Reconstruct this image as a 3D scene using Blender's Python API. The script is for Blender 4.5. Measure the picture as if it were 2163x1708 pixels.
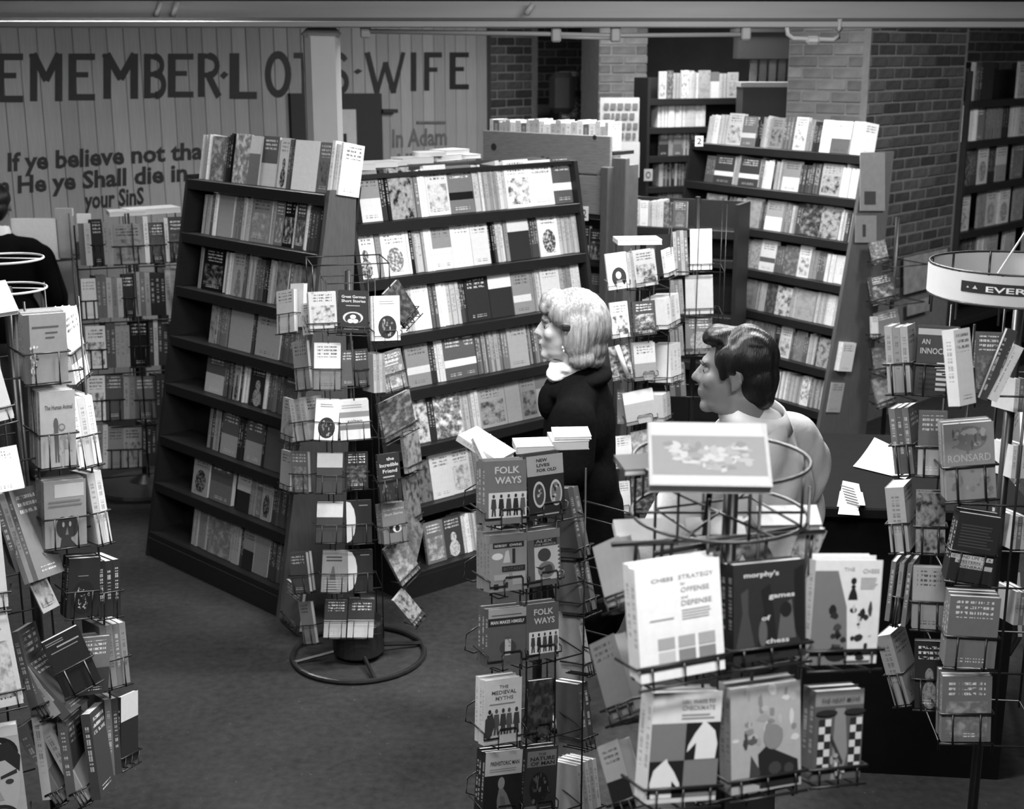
import bpy, bmesh, math, random
from mathutils import Vector, Matrix, noise
R = math.radians
random.seed(7)
for o in list(bpy.data.objects): bpy.data.objects.remove(o, do_unlink=True)
scene = bpy.context.scene
COL = scene.collection

# ------------------------------------------------------------------ camera
F, CX, CY, CH, PITCH = 2900.0, 1081.5, 854.0, 2.5, R(14.4)     # focal length in pixels of a 2163 x 1708 frame
cam = bpy.data.cameras.new('camera'); camo = bpy.data.objects.new('camera', cam); COL.objects.link(camo)
cam.sensor_fit = 'HORIZONTAL'; cam.sensor_width = 36.0; cam.lens = F / 2163.0 * 36.0
cam.clip_start = 0.05
cam.dof.use_dof = True; cam.dof.focus_distance = 4.3; cam.dof.aperture_fstop = 4.6
camo.location = (0, 0, CH); camo.rotation_euler = (R(90) - PITCH, 0, 0)
scene.camera = camo

# ------------------------------------------------------------------ world, lamps, exposure
world = bpy.data.worlds.new('basement'); scene.world = world; world.use_nodes = True
world.node_tree.nodes['Background'].inputs[0].default_value = (1, 1, 1, 1)
world.node_tree.nodes['Background'].inputs[1].default_value = 0.02
def area(name, loc, size, power, aim=None):
    l = bpy.data.lights.new(name, 'AREA'); l.shape = 'RECTANGLE'; l.size, l.size_y = size; l.energy = power
    o = bpy.data.objects.new(name, l); COL.objects.link(o); o.location = loc
    if aim: o.rotation_euler = (Vector(aim) - Vector(loc)).to_track_quat('-Z', 'Y').to_euler()
    return o
area('fluorescent_tube_aisle', (-0.1, 3.9, 3.14), (1.3, 0.3), 70)
area('fluorescent_tube_gallery', (0.6, 1.2, 3.14), (1.3, 0.3), 52, (0.4, 2.4, 1.4))
area('fluorescent_tube_cases', (1.2, 5.3, 3.14), (1.3, 0.3), 85)
area('fluorescent_tube_wall', (-2.2, 7.3, 3.14), (1.3, 0.3), 190)
area('fluorescent_tube_left', (-1.6, 2.2, 3.14), (1.3, 0.3), 38)
area('fluorescent_tube_right', (1.0, 7.7, 3.14), (1.3, 0.3), 75)
area('fill_light_right_aisle', (3.9, 7.6, 3.14), (1.3, 0.3), 110)  # added fill light, brightens the dark right-hand wall and bookcase
area('fluorescent_tube_far', (1.2, 10.4, 3.14), (1.3, 0.3), 60)
vs = scene.view_settings
vs.view_transform = 'Standard'; vs.look = 'None'; vs.gamma = 1.0; vs.exposure = 0.68; vs.use_curve_mapping = False

# ------------------------------------------------------------------ pixel directions -> points on real planes
CP, SP = math.cos(PITCH), math.sin(PITCH)
CAMP = Vector((0, 0, CH))
def ray(px, py):
    x = (px - CX) / F; y = -(py - CY) / F
    return Vector((x, CP + y * SP, -SP + y * CP))
def at_h(px, py, h):
    d = ray(px, py); return CAMP + d * ((h - CH) / d.z)
def at_y(px, py, Y):
    d = ray(px, py); return CAMP + d * (Y / d.y)
def at_plane(px, py, p, n):
    d = ray(px, py); return CAMP + d * ((p - CAMP).dot(n) / d.dot(n))
def proj(p):
    zc = p.y * CP + (CH - p.z) * SP; yc = p.y * SP + (p.z - CH) * CP
    return (CX + F * p.x / zc, CY - F * yc / zc)
def along(px, p0, d, z):
    """distance s along the horizontal line p0 + s*d (height z) where it crosses the column px"""
    k = (px - CX) / F
    return (k * (p0.y * CP + (CH - z) * SP) - p0.x) / (d.x - k * d.y * CP)

# ------------------------------------------------------------------ materials
TONES = [.002, .02, .045, .085, .14, .21, .30, .41, .55, .74]
def tone(t):
    t = max(0, min(9, t)); i = int(t); f = t - i
    return TONES[i] if i >= 9 else TONES[i] * (1 - f) + TONES[i + 1] * f
class E:
    """tiny shader-expression helper"""
    nt = None
    def __init__(s, v): s.v = v
    @staticmethod
    def m(op, *a, clamp=False):
        n = E.nt.nodes.new('ShaderNodeMath'); n.operation = op; n.use_clamp = clamp
        for i, x in enumerate(a):
            x = x.v if isinstance(x, E) else x
            if hasattr(x, 'links') or hasattr(x, 'is_output'): E.nt.links.new(x, n.inputs[i])
            else: n.inputs[i].default_value = x
        return E(n.outputs[0])
    def __add__(s, o): return E.m('ADD', s, o)
    def __sub__(s, o): return E.m('SUBTRACT', s, o)
    def __rsub__(s, o): return E.m('SUBTRACT', o, s)
    def __mul__(s, o): return E.m('MULTIPLY', s, o)
    def __gt__(s, o): return E.m('GREATER_THAN', s, o)
    def __lt__(s, o): return E.m('LESS_THAN', s, o)
    def eq(s, o): return E.m('COMPARE', s, o, 0.1)
    def mix(s, o, f): return s + (o - s) * f
def new_mat(name, rough=.6, spec=.3):
    m = bpy.data.materials.new(name); m.use_nodes = True
    nt = m.node_tree; b = nt.nodes['Principled BSDF']; b.inputs['Roughness'].default_value = rough
    b.inputs['Specular IOR Level'].default_value = spec
    return m, nt, b
def set_grey(nt, b, val):
    c = nt.nodes.new('ShaderNodeCombineColor')
    for i in range(3): nt.links.new(val.v, c.inputs[i])
    nt.links.new(c.outputs[0], b.inputs['Base Color'])
def tex(nt, kind, scale, vec=None, stretch=None, detail=3, coord='Object'):
    if vec is None:
        tc = nt.nodes.new('ShaderNodeTexCoord'); vec = tc.outputs[coord]
    if stretch:
        mp = nt.nodes.new('ShaderNodeMapping'); mp.inputs['Scale'].default_value = stretch
        nt.links.new(vec, mp.inputs[0]); vec = mp.outputs[0]
    n = nt.nodes.new('ShaderNodeTex' + kind); nt.links.new(vec, n.inputs['Vector']); n.inputs['Scale'].default_value = scale
    if kind == 'Noise': n.inputs['Detail'].default_value = detail
    return n
def bump(nt, b, val, dist=.002, strength=.5):
    bp = nt.nodes.new('ShaderNodeBump'); bp.inputs['Distance'].default_value = dist; bp.inputs['Strength'].default_value = strength
    nt.links.new(val, bp.inputs['Height']); nt.links.new(bp.outputs[0], b.inputs['Normal'])
MATS = {}
def plain(name, t, rough=.6, var=.12, scale=30, stretch=None, rnd=0., bmp=0., spec=.3):
    """grey material with a noise mottling, an optional stretched grain and an optional tone shift per object"""
    if name in MATS: return MATS[name]
    m, nt, b = new_mat(name, rough, spec); E.nt = nt
    n = tex(nt, 'Noise', scale, stretch=stretch, detail=4)
    v = E(n.outputs['Fac']) * (2 * var * tone(t)) + tone(t) * (1 - var)
    if rnd:
        oi = nt.nodes.new('ShaderNodeObjectInfo')
        v = v * (E(oi.outputs['Random']) * (2 * rnd) + (1 - rnd))
    set_grey(nt, b, v)
    if bmp: bump(nt, b, n.outputs['Fac'], bmp)
    MATS[name] = m; return m
def ink(t):
    return plain('ink_%d' % round(t * 10), t, .55, .06, 60)
def cover_material():
    m, nt, b = new_mat('printed_cover', .62, .2); E.nt = nt
    at = nt.nodes.new('ShaderNodeAttribute'); at.attribute_name = 'ink'
    sp = nt.nodes.new('ShaderNodeSeparateColor'); nt.links.new(at.outputs['Color'], sp.inputs[0])
    base, art, seed = E(sp.outputs[0]), E(sp.outputs[1]), E(sp.outputs[2]); dsg = E(at.outputs['Alpha']) * 16.0
    uvn = nt.nodes.new('ShaderNodeUVMap'); uvn.uv_map = 'cov'
    su = nt.nodes.new('ShaderNodeSeparateXYZ'); nt.links.new(uvn.outputs[0], su.inputs[0])
    u, v = E(su.outputs[0]), E(su.outputs[1])
    front = (u > -.001) * (u < 1.001); spine = (u > 1.5) * (u < 3.01)
    def nz(scale, sx, sy, kind='Noise', det=2):
        cb = nt.nodes.new('ShaderNodeCombineXYZ')
        nt.links.new((u * sx).v, cb.inputs[0]); nt.links.new((v * sy).v, cb.inputs[1]); nt.links.new((seed * 71.0).v, cb.inputs[2])
        n = tex(nt, kind, scale, cb.outputs[0], detail=det); return E(n.outputs['Fac' if kind == 'Noise' else 'Distance'])
    blob = nz(4.5, 1, 1.5, det=3); fine = nz(11, 1, 1.5)
    line = E.m('FRACT', v * 13.0 + seed * 3.0)
    word = nz(26, 1, 0.0); word2 = nz(9, 1, 2.0)
    title = (line > .5) * (word > .47) * (word2 > .42) * (v > .70) * (v < .94) * (E.m('ABSOLUTE', u - .5) < .37)
    sub = (E.m('FRACT', v * 22.0) > .6) * (word > .5) * (v > .06) * (v < .13) * (E.m('ABSOLUTE', u - .5) < .3)
    d = lambda n: dsg.eq(float(n))
    picblob = E.m('MULTIPLY', (blob - .45), 5.0, clamp=True); picfine = E.m('MULTIPLY', (fine - .45), 5.0, clamp=True)
    pic = E.m('MAXIMUM', picblob, picfine * .3)
    def ell(cx, cy, rx, ry):
        a = (u - cx) * (1 / rx); c = (v - cy) * (1 / ry); return (a * a + c * c) < 1.0
    R2 = (v < .62) * (v > .08) * (E.m('ABSOLUTE', u - .5) < .42)
    R3 = ell(.5, .34, .33, .27)
    R8 = E.m('MAXIMUM', ell(.52, .48, .15, .12), ell(.52, .2, .27, .2))
    Rm = d(2) * R2 * pic + d(3) * R3 * E.m('MAXIMUM', 1.0 - picfine * .75, .3) + d(4) * (v > .64) \
        + d(5) * (v > .28) * (v < .44) + d(6) * pic + d(7) * (v < .46) + d(8) * R8 * E.m('MAXIMUM', 1.0 - picfine * .6, .25)
    Rm = E.m('MINIMUM', Rm, 1.0)
    col = base.mix(art, Rm * front)
    lum = base > .16
    dark = E.m('MULTIPLY', lum, -1.0) + 1.0
    inkc = dark * .62 + .03
    has = (dsg > .5) * (d(6) * -1.0 + 1.0) * (d(4) * -1.0 + 1.0)
    col = col.mix(inkc, E.m('MINIMUM', title * has + sub * has, 1.0) * front * .85)
    stitle = (E.m('ABSOLUTE', u - 2.5) < .2) * (v > .3) * (v < .86) * (nz(30, 0.0, 1.0) > .5) * (E.m('ABSOLUTE', u - 2.47) > .03)
    col = col.mix(inkc, stitle * spine * .5)
    wear = E(tex(nt, 'Noise', 60).outputs['Fac'])
    col = col * (wear * .22 + .89)
    set_grey(nt, b, col)
    return m
COVER = cover_material()
PAGES = plain('page_block', 7.6, .85, .16, 350, (1, 12, 1))
WIRE = plain('black_wire', .7, .35, .2, 80, spec=.5)
WIREW = plain('bright_wire', 6.5, .3, .2, 80, spec=.6)
WOODD = plain('dark_stained_wood', .65, .5, .35, 14, (1, 1, 9), rnd=.15)
WOODM = plain('brown_wood', 3.0, .5, .3, 14, (9, 1, 1), rnd=.15)
LIP = plain('worn_shelf_edge', .7, .35, .35, 20, (1, 8, 8))

# ------------------------------------------------------------------ mesh helpers
def wm(o):
    return (wm(o.parent) @ o.matrix_parent_inverse if o.parent else Matrix()) @ o.matrix_basis
def link(name, me, mats=(), parent=None, M=None):
    o = bpy.data.objects.new(name, me); COL.objects.link(o)
    for m in mats: me.materials.append(m) if m.name not in [x.name for x in me.materials if x] else None
    if M is not None: o.matrix_basis = M
    if parent: o.parent = parent; o.matrix_parent_inverse = wm(parent).inverted()    # M is always a world matrix
    return o
def tag(o, label=None, cat=None, group=None, kind=None):
    for k, v in (('label', label), ('category', cat), ('group', group), ('kind', kind)):
        if v: o[k] = v
    return o
def empty(name, loc, label=None, cat=None, group=None, rz=0):
    o = bpy.data.objects.new(name, None); COL.objects.link(o); o.empty_display_size = .1
    o.location = loc; o.rotation_euler = (0, 0, rz)
    return tag(o, label, cat, group)
def mesh(name, bm, smooth=False):
    me = bpy.data.meshes.new(name); bm.to_mesh(me); bm.free()
    if smooth:
        for p in me.polygons: p.use_smooth = True
    return me
def bm_box(bm, size, M=Matrix(), bev=0):
    r = bmesh.ops.create_cube(bm, size=1.0)
    bmesh.ops.transform(bm, matrix=M @ Matrix.Diagonal((*size, 1)), verts=r['verts'])
    if bev:
        es = list({e for v in r['verts'] for e in v.link_edges})
        bmesh.ops.bevel(bm, geom=es, offset=bev, segments=1, affect='EDGES')
def bm_prism(bm, poly, ext):
    """polygon of 3-D points extruded along ext"""
    a = [bm.verts.new(p) for p in poly]; b = [bm.verts.new(Vector(p) + ext) for p in poly]
    n = len(a); bm.faces.new(a); bm.faces.new(list(reversed(b)))
    for i in range(n): bm.faces.new((a[i], b[i], b[(i + 1) % n], a[(i + 1) % n]))
    bmesh.ops.recalc_face_normals(bm, faces=bm.faces)
def bm_tube(bm, pts, r, sides=6, closed=False):
    pts = [Vector(p) for p in pts]; n = len(pts); rings = []
    for i, p in enumerate(pts):
        if closed: t = pts[(i + 1) % n] - pts[i - 1]
        else: t = pts[min(i + 1, n - 1)] - pts[max(i - 1, 0)]
        t.normalize(); ref = Vector((0, 0, 1)) if abs(t.z) < .9 else Vector((1, 0, 0))
        a = t.cross(ref).normalized(); b = t.cross(a)
        rings.append([bm.verts.new(p + (a * math.cos(k * 2 * math.pi / sides) + b * math.sin(k * 2 * math.pi / sides)) * r) for k in range(sides)])
    for i in range(n if closed else n - 1):
        A, B = rings[i], rings[(i + 1) % n]
        for k in range(sides): bm.faces.new((A[k], A[(k + 1) % sides], B[(k + 1) % sides], B[k]))
    if not closed: bm.faces.new(list(reversed(rings[0]))); bm.faces.new(rings[-1])
def bm_lathe(bm, prof, seg=28, M=Matrix()):
    rings = [[bm.verts.new(M @ Vector((r * math.cos(k * 2 * math.pi / seg), r * math.sin(k * 2 * math.pi / seg), z))) for k in range(seg)] for r, z in prof]
    for A, B in zip(rings, rings[1:]):
        for k in range(seg): bm.faces.new((A[k], A[(k + 1) % seg], B[(k + 1) % seg], B[k]))
    bm.faces.new(list(reversed(rings[0]))); bm.faces.new(rings[-1])
def box(name, size, M, mat, parent=None, bev=0):
    bm = bmesh.new(); bm_box(bm, size, Matrix(), bev); me = mesh(name, bm)
    return link(name, me, [mat], parent, M)
def tube(name, pts, r, mat, parent=None, closed=False, sides=6):
    bm = bmesh.new(); bm_tube(bm, pts, r, sides, closed); return link(name, mesh(name, bm, True), [mat], parent)
def ring_pts(c, r, n=28, a0=0, a1=360):
    m = n if a1 - a0 >= 360 else n + 1
    return [Vector(c) + Vector((math.cos(R(a0 + (a1 - a0) * i / n)) * r, math.sin(R(a0 + (a1 - a0) * i / n)) * r, 0)) for i in range(m)]
T = Matrix.Translation
def Rz(a): return Matrix.Rotation(a, 4, 'Z')
def frame(o, x, y, z):
    M = Matrix.Identity(4); M.col[0][:3] = x; M.col[1][:3] = y; M.col[2][:3] = z; M.col[3][:3] = o; return M

# text as flat mesh, cached: list of polygons in a unit frame (height 1 = cap height)
_TX = {}
def text_polys(s, bold=0.0):
    if (s, bold) in _TX: return _TX[(s, bold)]
    c = bpy.data.curves.new('t', 'FONT'); c.body = s; c.size = 1; c.offset = bold; c.resolution_u = 2; c.fill_mode = 'BOTH'
    o = bpy.data.objects.new('t', c); COL.objects.link(o)
    dg = bpy.context.evaluated_depsgraph_get(); me = bpy.data.meshes.new_from_object(o.evaluated_get(dg))
    vs_ = [v.co.copy() for v in me.vertices]; fs = [tuple(p.vertices) for p in me.polygons]
    bpy.data.objects.remove(o); bpy.data.meshes.remove(me)
    x0 = min(v.x for v in vs_); x1 = max(v.x for v in vs_); y0 = min(v.y for v in vs_); y1 = max(v.y for v in vs_)
    _TX[(s, bold)] = (vs_, fs, x0, x1, y0, y1); return _TX[(s, bold)]

# ================================================================== the room
FLOOR_M, nt, b = new_mat('worn_dark_floor', .8, .15); E.nt = nt
n1 = E(tex(nt, 'Noise', 1.3, detail=6).outputs['Fac']); n2 = E(tex(nt, 'Noise', 30, detail=5).outputs['Fac']); n3 = E(tex(nt, 'Voronoi', 9).outputs['Distance'])
speck = (E(tex(nt, 'Noise', 55, detail=2).outputs['Fac']) > .72) * .05
set_grey(nt, b, n1 * .045 + n2 * .035 + n3 * .004 - .012 + speck * .6)
bump(nt, b, n2.v, .002, .4)
def slab(name, pts, z0, z1, m, kind='structure'):
    bm = bmesh.new(); bm_prism(bm, [Vector((x, y, z0)) for x, y in pts], Vector((0, 0, z1 - z0)))
    return tag(link(name, mesh(name, bm), [m]), kind=kind)
room = [(-6, -1.5), (6, -1.5), (6.0, 15.5), (-6, 15.5)]
slab('floor', room, -.1, 0, FLOOR_M)
PLASTER = plain('grey_plaster', 3.2, .8, .15, 6)
slab('ceiling', room, 3.2, 3.3, plain('ceiling_paint', 3.0, .8, .1, 6))
def wall(name, a, b_, th, m, z1=3.2):
    a = Vector((*a, 0)); b_ = Vector((*b_, 0)); d = (b_ - a).normalized(); n = Vector((d.y, -d.x, 0))
    bm = bmesh.new(); bm_prism(bm, [a, b_, b_ - n * th, a - n * th], Vector((0, 0, z1)))
    return tag(link(name, mesh(name, bm), [m]), kind='structure'), a, d, n, (b_ - a).length

# ---- board wall with the painted verses
WD = Vector((.685, .729, 0)).normalized(); WN = Vector((WD.y, -WD.x, 0)); WP = Vector((-3.242, 8.9, 0))
GAPM = plain('dark_board_gap', 1.5, .9)
w0 = WP - WD * 1.6; w1 = WP + WD * 4.47
wl, wa, wd, wn, wlen = wall('wall_left', (w0.x, w0.y), (w1.x, w1.y), .15, GAPM)
BOARD, nt, b = new_mat('painted_boards', .6, .3); E.nt = nt
g = E(tex(nt, 'Noise', 6, stretch=(14, 14, .8), detail=6).outputs['Fac']); g2 = E(tex(nt, 'Noise', 1.5, detail=3).outputs['Fac'])
oi = nt.nodes.new('ShaderNodeObjectInfo')
set_grey(nt, b, (g * .10 + g2 * .10 + .125) * (E(oi.outputs['Random']) * .28 + .86)); bump(nt, b, g.v, .002, .3)
BW = .125
bm = bmesh.new(); bm_box(bm, (BW - .004, .022, 3.19), T((0, 0, 0)), .003); bme = mesh('board', bm)
for i in range(int(wlen / BW)):
    p = wa + wd * ((i + .5) * BW) + wn * .011 + Vector((0, 0, 1.6))
    link('board', bme, [BOARD], wl, frame(p, wd, -wn, Vector((0, 0, 1))))
LETTER = plain('black_lettering_paint', .6, .6, .4, 25)
FADED = plain('faded_lettering_paint', 3.0, .6, .4, 25)
PW = WP + WN * .0235
def wall_pt(x, y, off=0): return at_plane(x, y, PW + WN * off, WN)
STROKES = {   # letter strokes in a unit box, thick serifed brush letters
    'E': [((.1, 0), (.1, 1), .2), ((.1, .95), (1, .95), .12), ((.1, .55), (.72, .55), .1), ((.1, .05), (1, .05), .12)],
    'F': [((.1, 0), (.1, 1), .2), ((.1, .95), (1, .95), .12), ((.1, .55), (.72, .55), .1)],
    'L': [((.12, 0), (.12, 1), .24), ((.1, .06), (1, .06), .14)],
    'I': [((.5, 0), (.5, 1), .8)],
    'T': [((.5, 0), (.5, 1), .2), ((0, .95), (1, .95), .12)],
    'M': [((.08, 0), (.08, 1), .15), ((.92, 0), (.92, 1), .15), ((.08, 1), (.5, .45), .14), ((.92, 1), (.5, .45), .14), ((-.04, .97), (.16, .97), .06)],
    'W': [((0, 1), (.27, 0), .15), ((.27, 0), (.5, .75), .11), ((.5, .75), (.73, 0), .15), ((.73, 0), (1, 1), .11)],
    'N': [((.08, 0), (.08, 1), .2), ((.92, 0), (.92, 1), .2), ((.08, 1), (.92, 0), .2)],
}
def arc(cx, cy, rx, ry, a0, a1, w, n=14):
    return [((cx + rx * math.cos(R(a0 + (a1 - a0) * i / n)), cy + ry * math.sin(R(a0 + (a1 - a0) * i / n))),
             (cx + rx * math.cos(R(a0 + (a1 - a0) * (i + 1) / n)), cy + ry * math.sin(R(a0 + (a1 - a0) * (i + 1) / n))), w) for i in range(n)]
STROKES['O'] = arc(.5, .5, .42, .46, 0, 360, .15, 24)
STROKES['B'] = [((.12, 0), (.12, 1), .2), ((.1, .95), (.5, .95), .1), ((.1, .54), (.55, .54), .1), ((.1, .05), (.55, .05), .1)] + arc(.5, .745, .34, .205, -90, 90, .14) + arc(.55, .295, .38, .245, -90, 90, .15)
STROKES['R'] = [((.12, 0), (.12, 1), .2), ((.1, .95), (.5, .95), .1), ((.1, .5), (.5, .5), .1), ((.45, .5), (.95, 0), .17)] + arc(.5, .725, .38, .225, -90, 90, .14)
STROKES['S'] = arc(.5, .73, .36, .22, 30, 270, .14) + arc(.5, .27, .38, .24, -150, 90, .15)
STROKES['*'] = []
def letter(ch, x0, x1, y0, y1, m=LETTER):
    bm = bmesh.new(); asp = (x1 - x0) / (y1 - y0)
    def P(u, v, off): return wall_pt(x0 + (x1 - x0) * u, y1 + (y0 - y1) * v, off)
    if ch == '*':
        bm.faces.new([bm.verts.new(P(*q, 0)) for q in ((.5, 1), (0, .45), (.45, 0), (1, .6))])
    for k, (a, c, w) in enumerate(STROKES[ch]):
        a = Vector(a); c = Vector(c); d = Vector(((c - a).x * asp, (c - a).y)).normalized(); w2 = w / 2 * (1.2 if asp < .8 else .95)
        q = Vector((-d.y * w2 / asp * min(1, asp * 1.4), d.x * w2)); e = Vector((d.x / asp, d.y)) * .02; off = .0004 * (k % 5)
        bm.faces.new([bm.verts.new(P(*(z), off)) for z in (a - e - q, c + e - q, c + e + q, a - e + q)])
    for f in bm.faces:
        f.normal_update()
        if f.normal.dot(WN) < 0: f.normal_flip()
    return link('painted_letter', mesh('painted_letter', bm), [m], wl)
for ch, x0, x1, y0, y1 in [('R', -68, -16, 116, 218), ('E', -5, 47, 115, 214), ('M', 66, 129, 115, 212), ('E', 148, 199, 115, 210), ('M', 221, 289, 115, 207), ('B', 306, 349, 115, 206),
                           ('E', 358, 407, 115, 204), ('R', 420, 464, 114, 203), ('*', 464, 483, 150, 168), ('L', 489, 541, 114, 207), ('O', 562, 613, 112, 202),
                           ('T', 622, 668, 113, 199), ('*', 678, 688, 113, 130), ('S', 697, 737, 113, 196), ('*', 746, 766, 145, 157), ('W', 776, 852, 112, 195), ('I', 869, 878, 112, 191),
                           ('F', 898, 932, 112, 190), ('E', 952, 989, 112, 187)]:
    letter(ch, x0, x1, y0, y1)
def wall_text(s, x0, x1, yl0, yl1, yr0, yr1, m, bold=.035):
    """lettering line: left edge spans yl0..yl1 (top..base), right edge yr0..yr1"""
    vs_, fs, a0, a1, b0, b1 = text_polys(s, bold); bm = bmesh.new(); vv = []
    for v in vs_:
        u = (v.x - a0) / (a1 - a0); w = (v.y) / .73
        yt = yl0 + (yr0 - yl0) * u; yb = yl1 + (yr1 - yl1) * u
        vv.append(bm.verts.new(wall_pt(x0 + (x1 - x0) * u, yb + (yt - yb) * w)))
    for f in fs:
        try: bm.faces.new([vv[i] for i in f])
        except ValueError: pass
    for f in bm.faces:
        f.normal_update()
        if f.normal.dot(WN) < 0: f.normal_flip()
    link('painted_verse', mesh('painted_verse', bm), [m], wl)
wall_text('If ye believe not that I', 16, 470, 322, 361, 296, 332, LETTER)
wall_text('am He ye Shall die in', -42, 396, 376, 413, 344, 381, LETTER)
wall_text('your SinS', 178, 304, 404, 441, 394, 430, LETTER)
wall_text('In Adam', 828, 944, 272, 311, 269, 305, FADED, .03)
wall_text('All die', 828, 930, 324, 352, 322, 349, FADED, .03)
# dark notice board behind the post, with a pale sheet
def wall_panel(name, x0, x1, y0, y1, th, m, parent=None, yr=None, off=0):
    q = [wall_pt(x0, y0, off), wall_pt(x1, y0 if yr is None else yr, off), None, None]
    q[2] = wall_pt(x1, y1, off); q[3] = wall_pt(x0, y1, off)
    q[2] = Vector((q[1].x, q[1].y, q[2].z)); q[3] = Vector((q[0].x, q[0].y, q[3].z))
    bm = bmesh.new(); bm_prism(bm, q, WN * th); return link(name, mesh(name, bm), [m], parent)
nb = tag(wall_panel('notice_board', 608, 801, 197, 420, .03, plain('black_board', .9, .7)), 'tall black board fixed to the board wall behind the white post', 'board')
sheet = tag(wall_panel('paper_sheet', 716, 751, 231, 352, .004, plain('grey_sheet', 6.5, .8), off=.031), 'pale paper sheet with a black numeral on the black board', 'sheet')
wall_panel('printed_mark', 725, 732, 282, 322, .001, ink(.5), sheet, off=.0355)
tag(wall_panel('wall_bracket', 801, 832, 230, 238, .05, plain('black_board', .9, .7)), 'short dark bracket sticking out beside the black board', 'bracket')
wall_panel('wall_trim', 880, 940, 256, 261, .01, FADED, wl)

# ---- brick walls and piers
MORTAR = plain('mortar', 3.9, .9, .25, 25)
BRICKM, nt, b = new_mat('old_brick', .8, .2); E.nt = nt
g = E(tex(nt, 'Noise', 25, detail=5).outputs['Fac']); oi = nt.nodes.new('ShaderNodeObjectInfo')
set_grey(nt, b, (g * .05 + .018) * (E(oi.outputs['Random']) * .9 + .55)); bump(nt, b, g.v, .004, .5)
BRICKL, nt, b = new_mat('whitewashed_brick', .85, .2); E.nt = nt
g = E(tex(nt, 'Noise', 14, detail=6).outputs['Fac']); g2 = E(tex(nt, 'Noise', 3, detail=3).outputs['Fac']); oi = nt.nodes.new('ShaderNodeObjectInfo')
set_grey(nt, b, (g * .10 + g2 * .12 + .01) * (E(oi.outputs['Random']) * .7 + .6)); bump(nt, b, g.v, .004, .5)
brick_me = {}
for nm, mt in (('d', BRICKM), ('l', BRICKL)):
    for half in (0, 1):
        bm = bmesh.new(); bm_box(bm, (.1 if half else .212, .03, .064), Matrix(), .006)
        me = mesh('brick', bm); me.materials.append(mt); brick_me[nm, half] = me
def bricks(parent, a, d, n, length, z0, z1, kind):
    k = 0; z = z0
    while z < z1:
        s = .1125 if k % 2 else 0.0
        if k % 2: link('brick', brick_me[kind, 1], (), parent, frame(a + d * .052 - n * .009 + Vector((0, 0, z + .0375)), d, -n, Vector((0, 0, 1))))
        while s + .2 < length:
            off = random.uniform(-.003, .005)
            link('brick', brick_me[kind, 0], (), parent, frame(a + d * (s + .11) + n * (-.009 + off) + Vector((0, 0, z + .0375)), d, -n, Vector((0, 0, 1))))
            s += .225
        if length - s > .09: link('brick', brick_me[kind, 1], (), parent, frame(a + d * (s + .052) - n * .009 + Vector((0, 0, z + .0375)), d, -n, Vector((0, 0, 1))))
        z += .075; k += 1
A47 = Vector((.685, .729, 0)).normalized()
def px_line(pxl, Y, pxr, d):
    a = at_y(pxl, 110, Y); a.z = 0; s = along(pxr, a, d, CH); return a, s
def brick_wall(name, pxl, Y, pxr, d, kind, z0, z1, th=.35):
    a, s = px_line(pxl, Y, pxr, d); b_ = a + d * s
    o, a, d, n, L = wall(name, (a.x, a.y), (b_.x, b_.y), th, MORTAR)
    bricks(o, a, d, n, L, z0, z1, kind); return o
brick_wall('wall_back_1', 1012, 12.15, 1136, A47, 'd', 1.65, 2.75)
brick_wall('wall_back_2', 1128, 13.6, 1285, Vector((.95, .3, 0)).normalized(), 'd', 2.0, 2.75)
brick_wall('wall_pier_1', 1266, 11.6, 1366, Vector((.93, .37, 0)).normalized(), 'l', 1.2, 2.75)
o_, *_ = wall('wall_back_3', (.9, 14.0), (4.6, 14.0), .3, plain('dark_back_wall', 3.0, .9, .3, 5))
pier = brick_wall('wall_pier_2', 1838, 9.05, 2044, A47, 'd', .9, 2.75, .6)
pc, _ = px_line(1838, 9.05, 2044, A47); pn = Vector((A47.y, -A47.x, 0))
bricks(pier, pc - pn * .6, pn, -A47, .6, 1.2, 2.75, 'l')       # whitewashed return of the pier
def pier_card(name, x0, x1, y0, y1, m, label):
    q = [at_plane(x, y, pc + pn * .03, pn) for x, y in ((x0, y1), (x1, y1), (x1, y0), (x0, y0))]; q[1].z = q[0].z; q[2].z = q[3].z
    bm = bmesh.new(); bm_prism(bm, q, pn * .006); return tag(link(name, mesh(name, bm), [m]), label, 'poster')
brick_wall('wall_right', 2030, 10.6, 2260, A47, 'd', 1.9, 2.75)

# ---- post, girder, pipes
PAINT = plain('off_white_gloss_paint', 6.3, .4, .15, 8, (1, 1, .4))
bm = bmesh.new(); bm_box(bm, (.185, .185, 2.62), T((0, 0, 1.31)), .03)
bm_box(bm, (.205, .205, .06), T((0, 0, 2.59)), .03)
tag(link('post', mesh('post', bm), [PAINT], None, T((-1.0, 7.45, 0)) @ Rz(R(12))), 'thick white painted post holding up the ceiling girder', 'post')
gd = empty('ceiling_girder', (0, 7.35, 2.62), 'pale painted girder running across under the ceiling', 'beam')
gm = frame(Vector((0, 7.35, 2.62)), Vector((1, .03, 0)).normalized(), Vector((-.03, 1, 0)).normalized(), Vector((0, 0, 1)))
PAINT2 = plain('grey_gloss_paint', 5.3, .45, .2, 5, (.3, 1, 4))
box('lower_flange', (9, .26, .03), gm @ T((0, 0, .016)), PAINT2, gd, .004)
box('web', (9, .12, .10), gm @ T((0, .02, .08)), PAINT2, gd)
box('moulding', (9, .17, .014), gm @ T((0, 0, .041)), plain('groove_paint', 2.5, .6), gd)
box('shadow_gap', (9, .10, .014), gm @ T((0, .03, .137)), GAPM, gd)
box('upper_timber', (9, .24, .43), gm @ T((0, .03, .36)), PAINT2, gd, .004)
pm = PAINT2
def cpt(px, py, Y): return at_y(px, py, Y)
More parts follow.
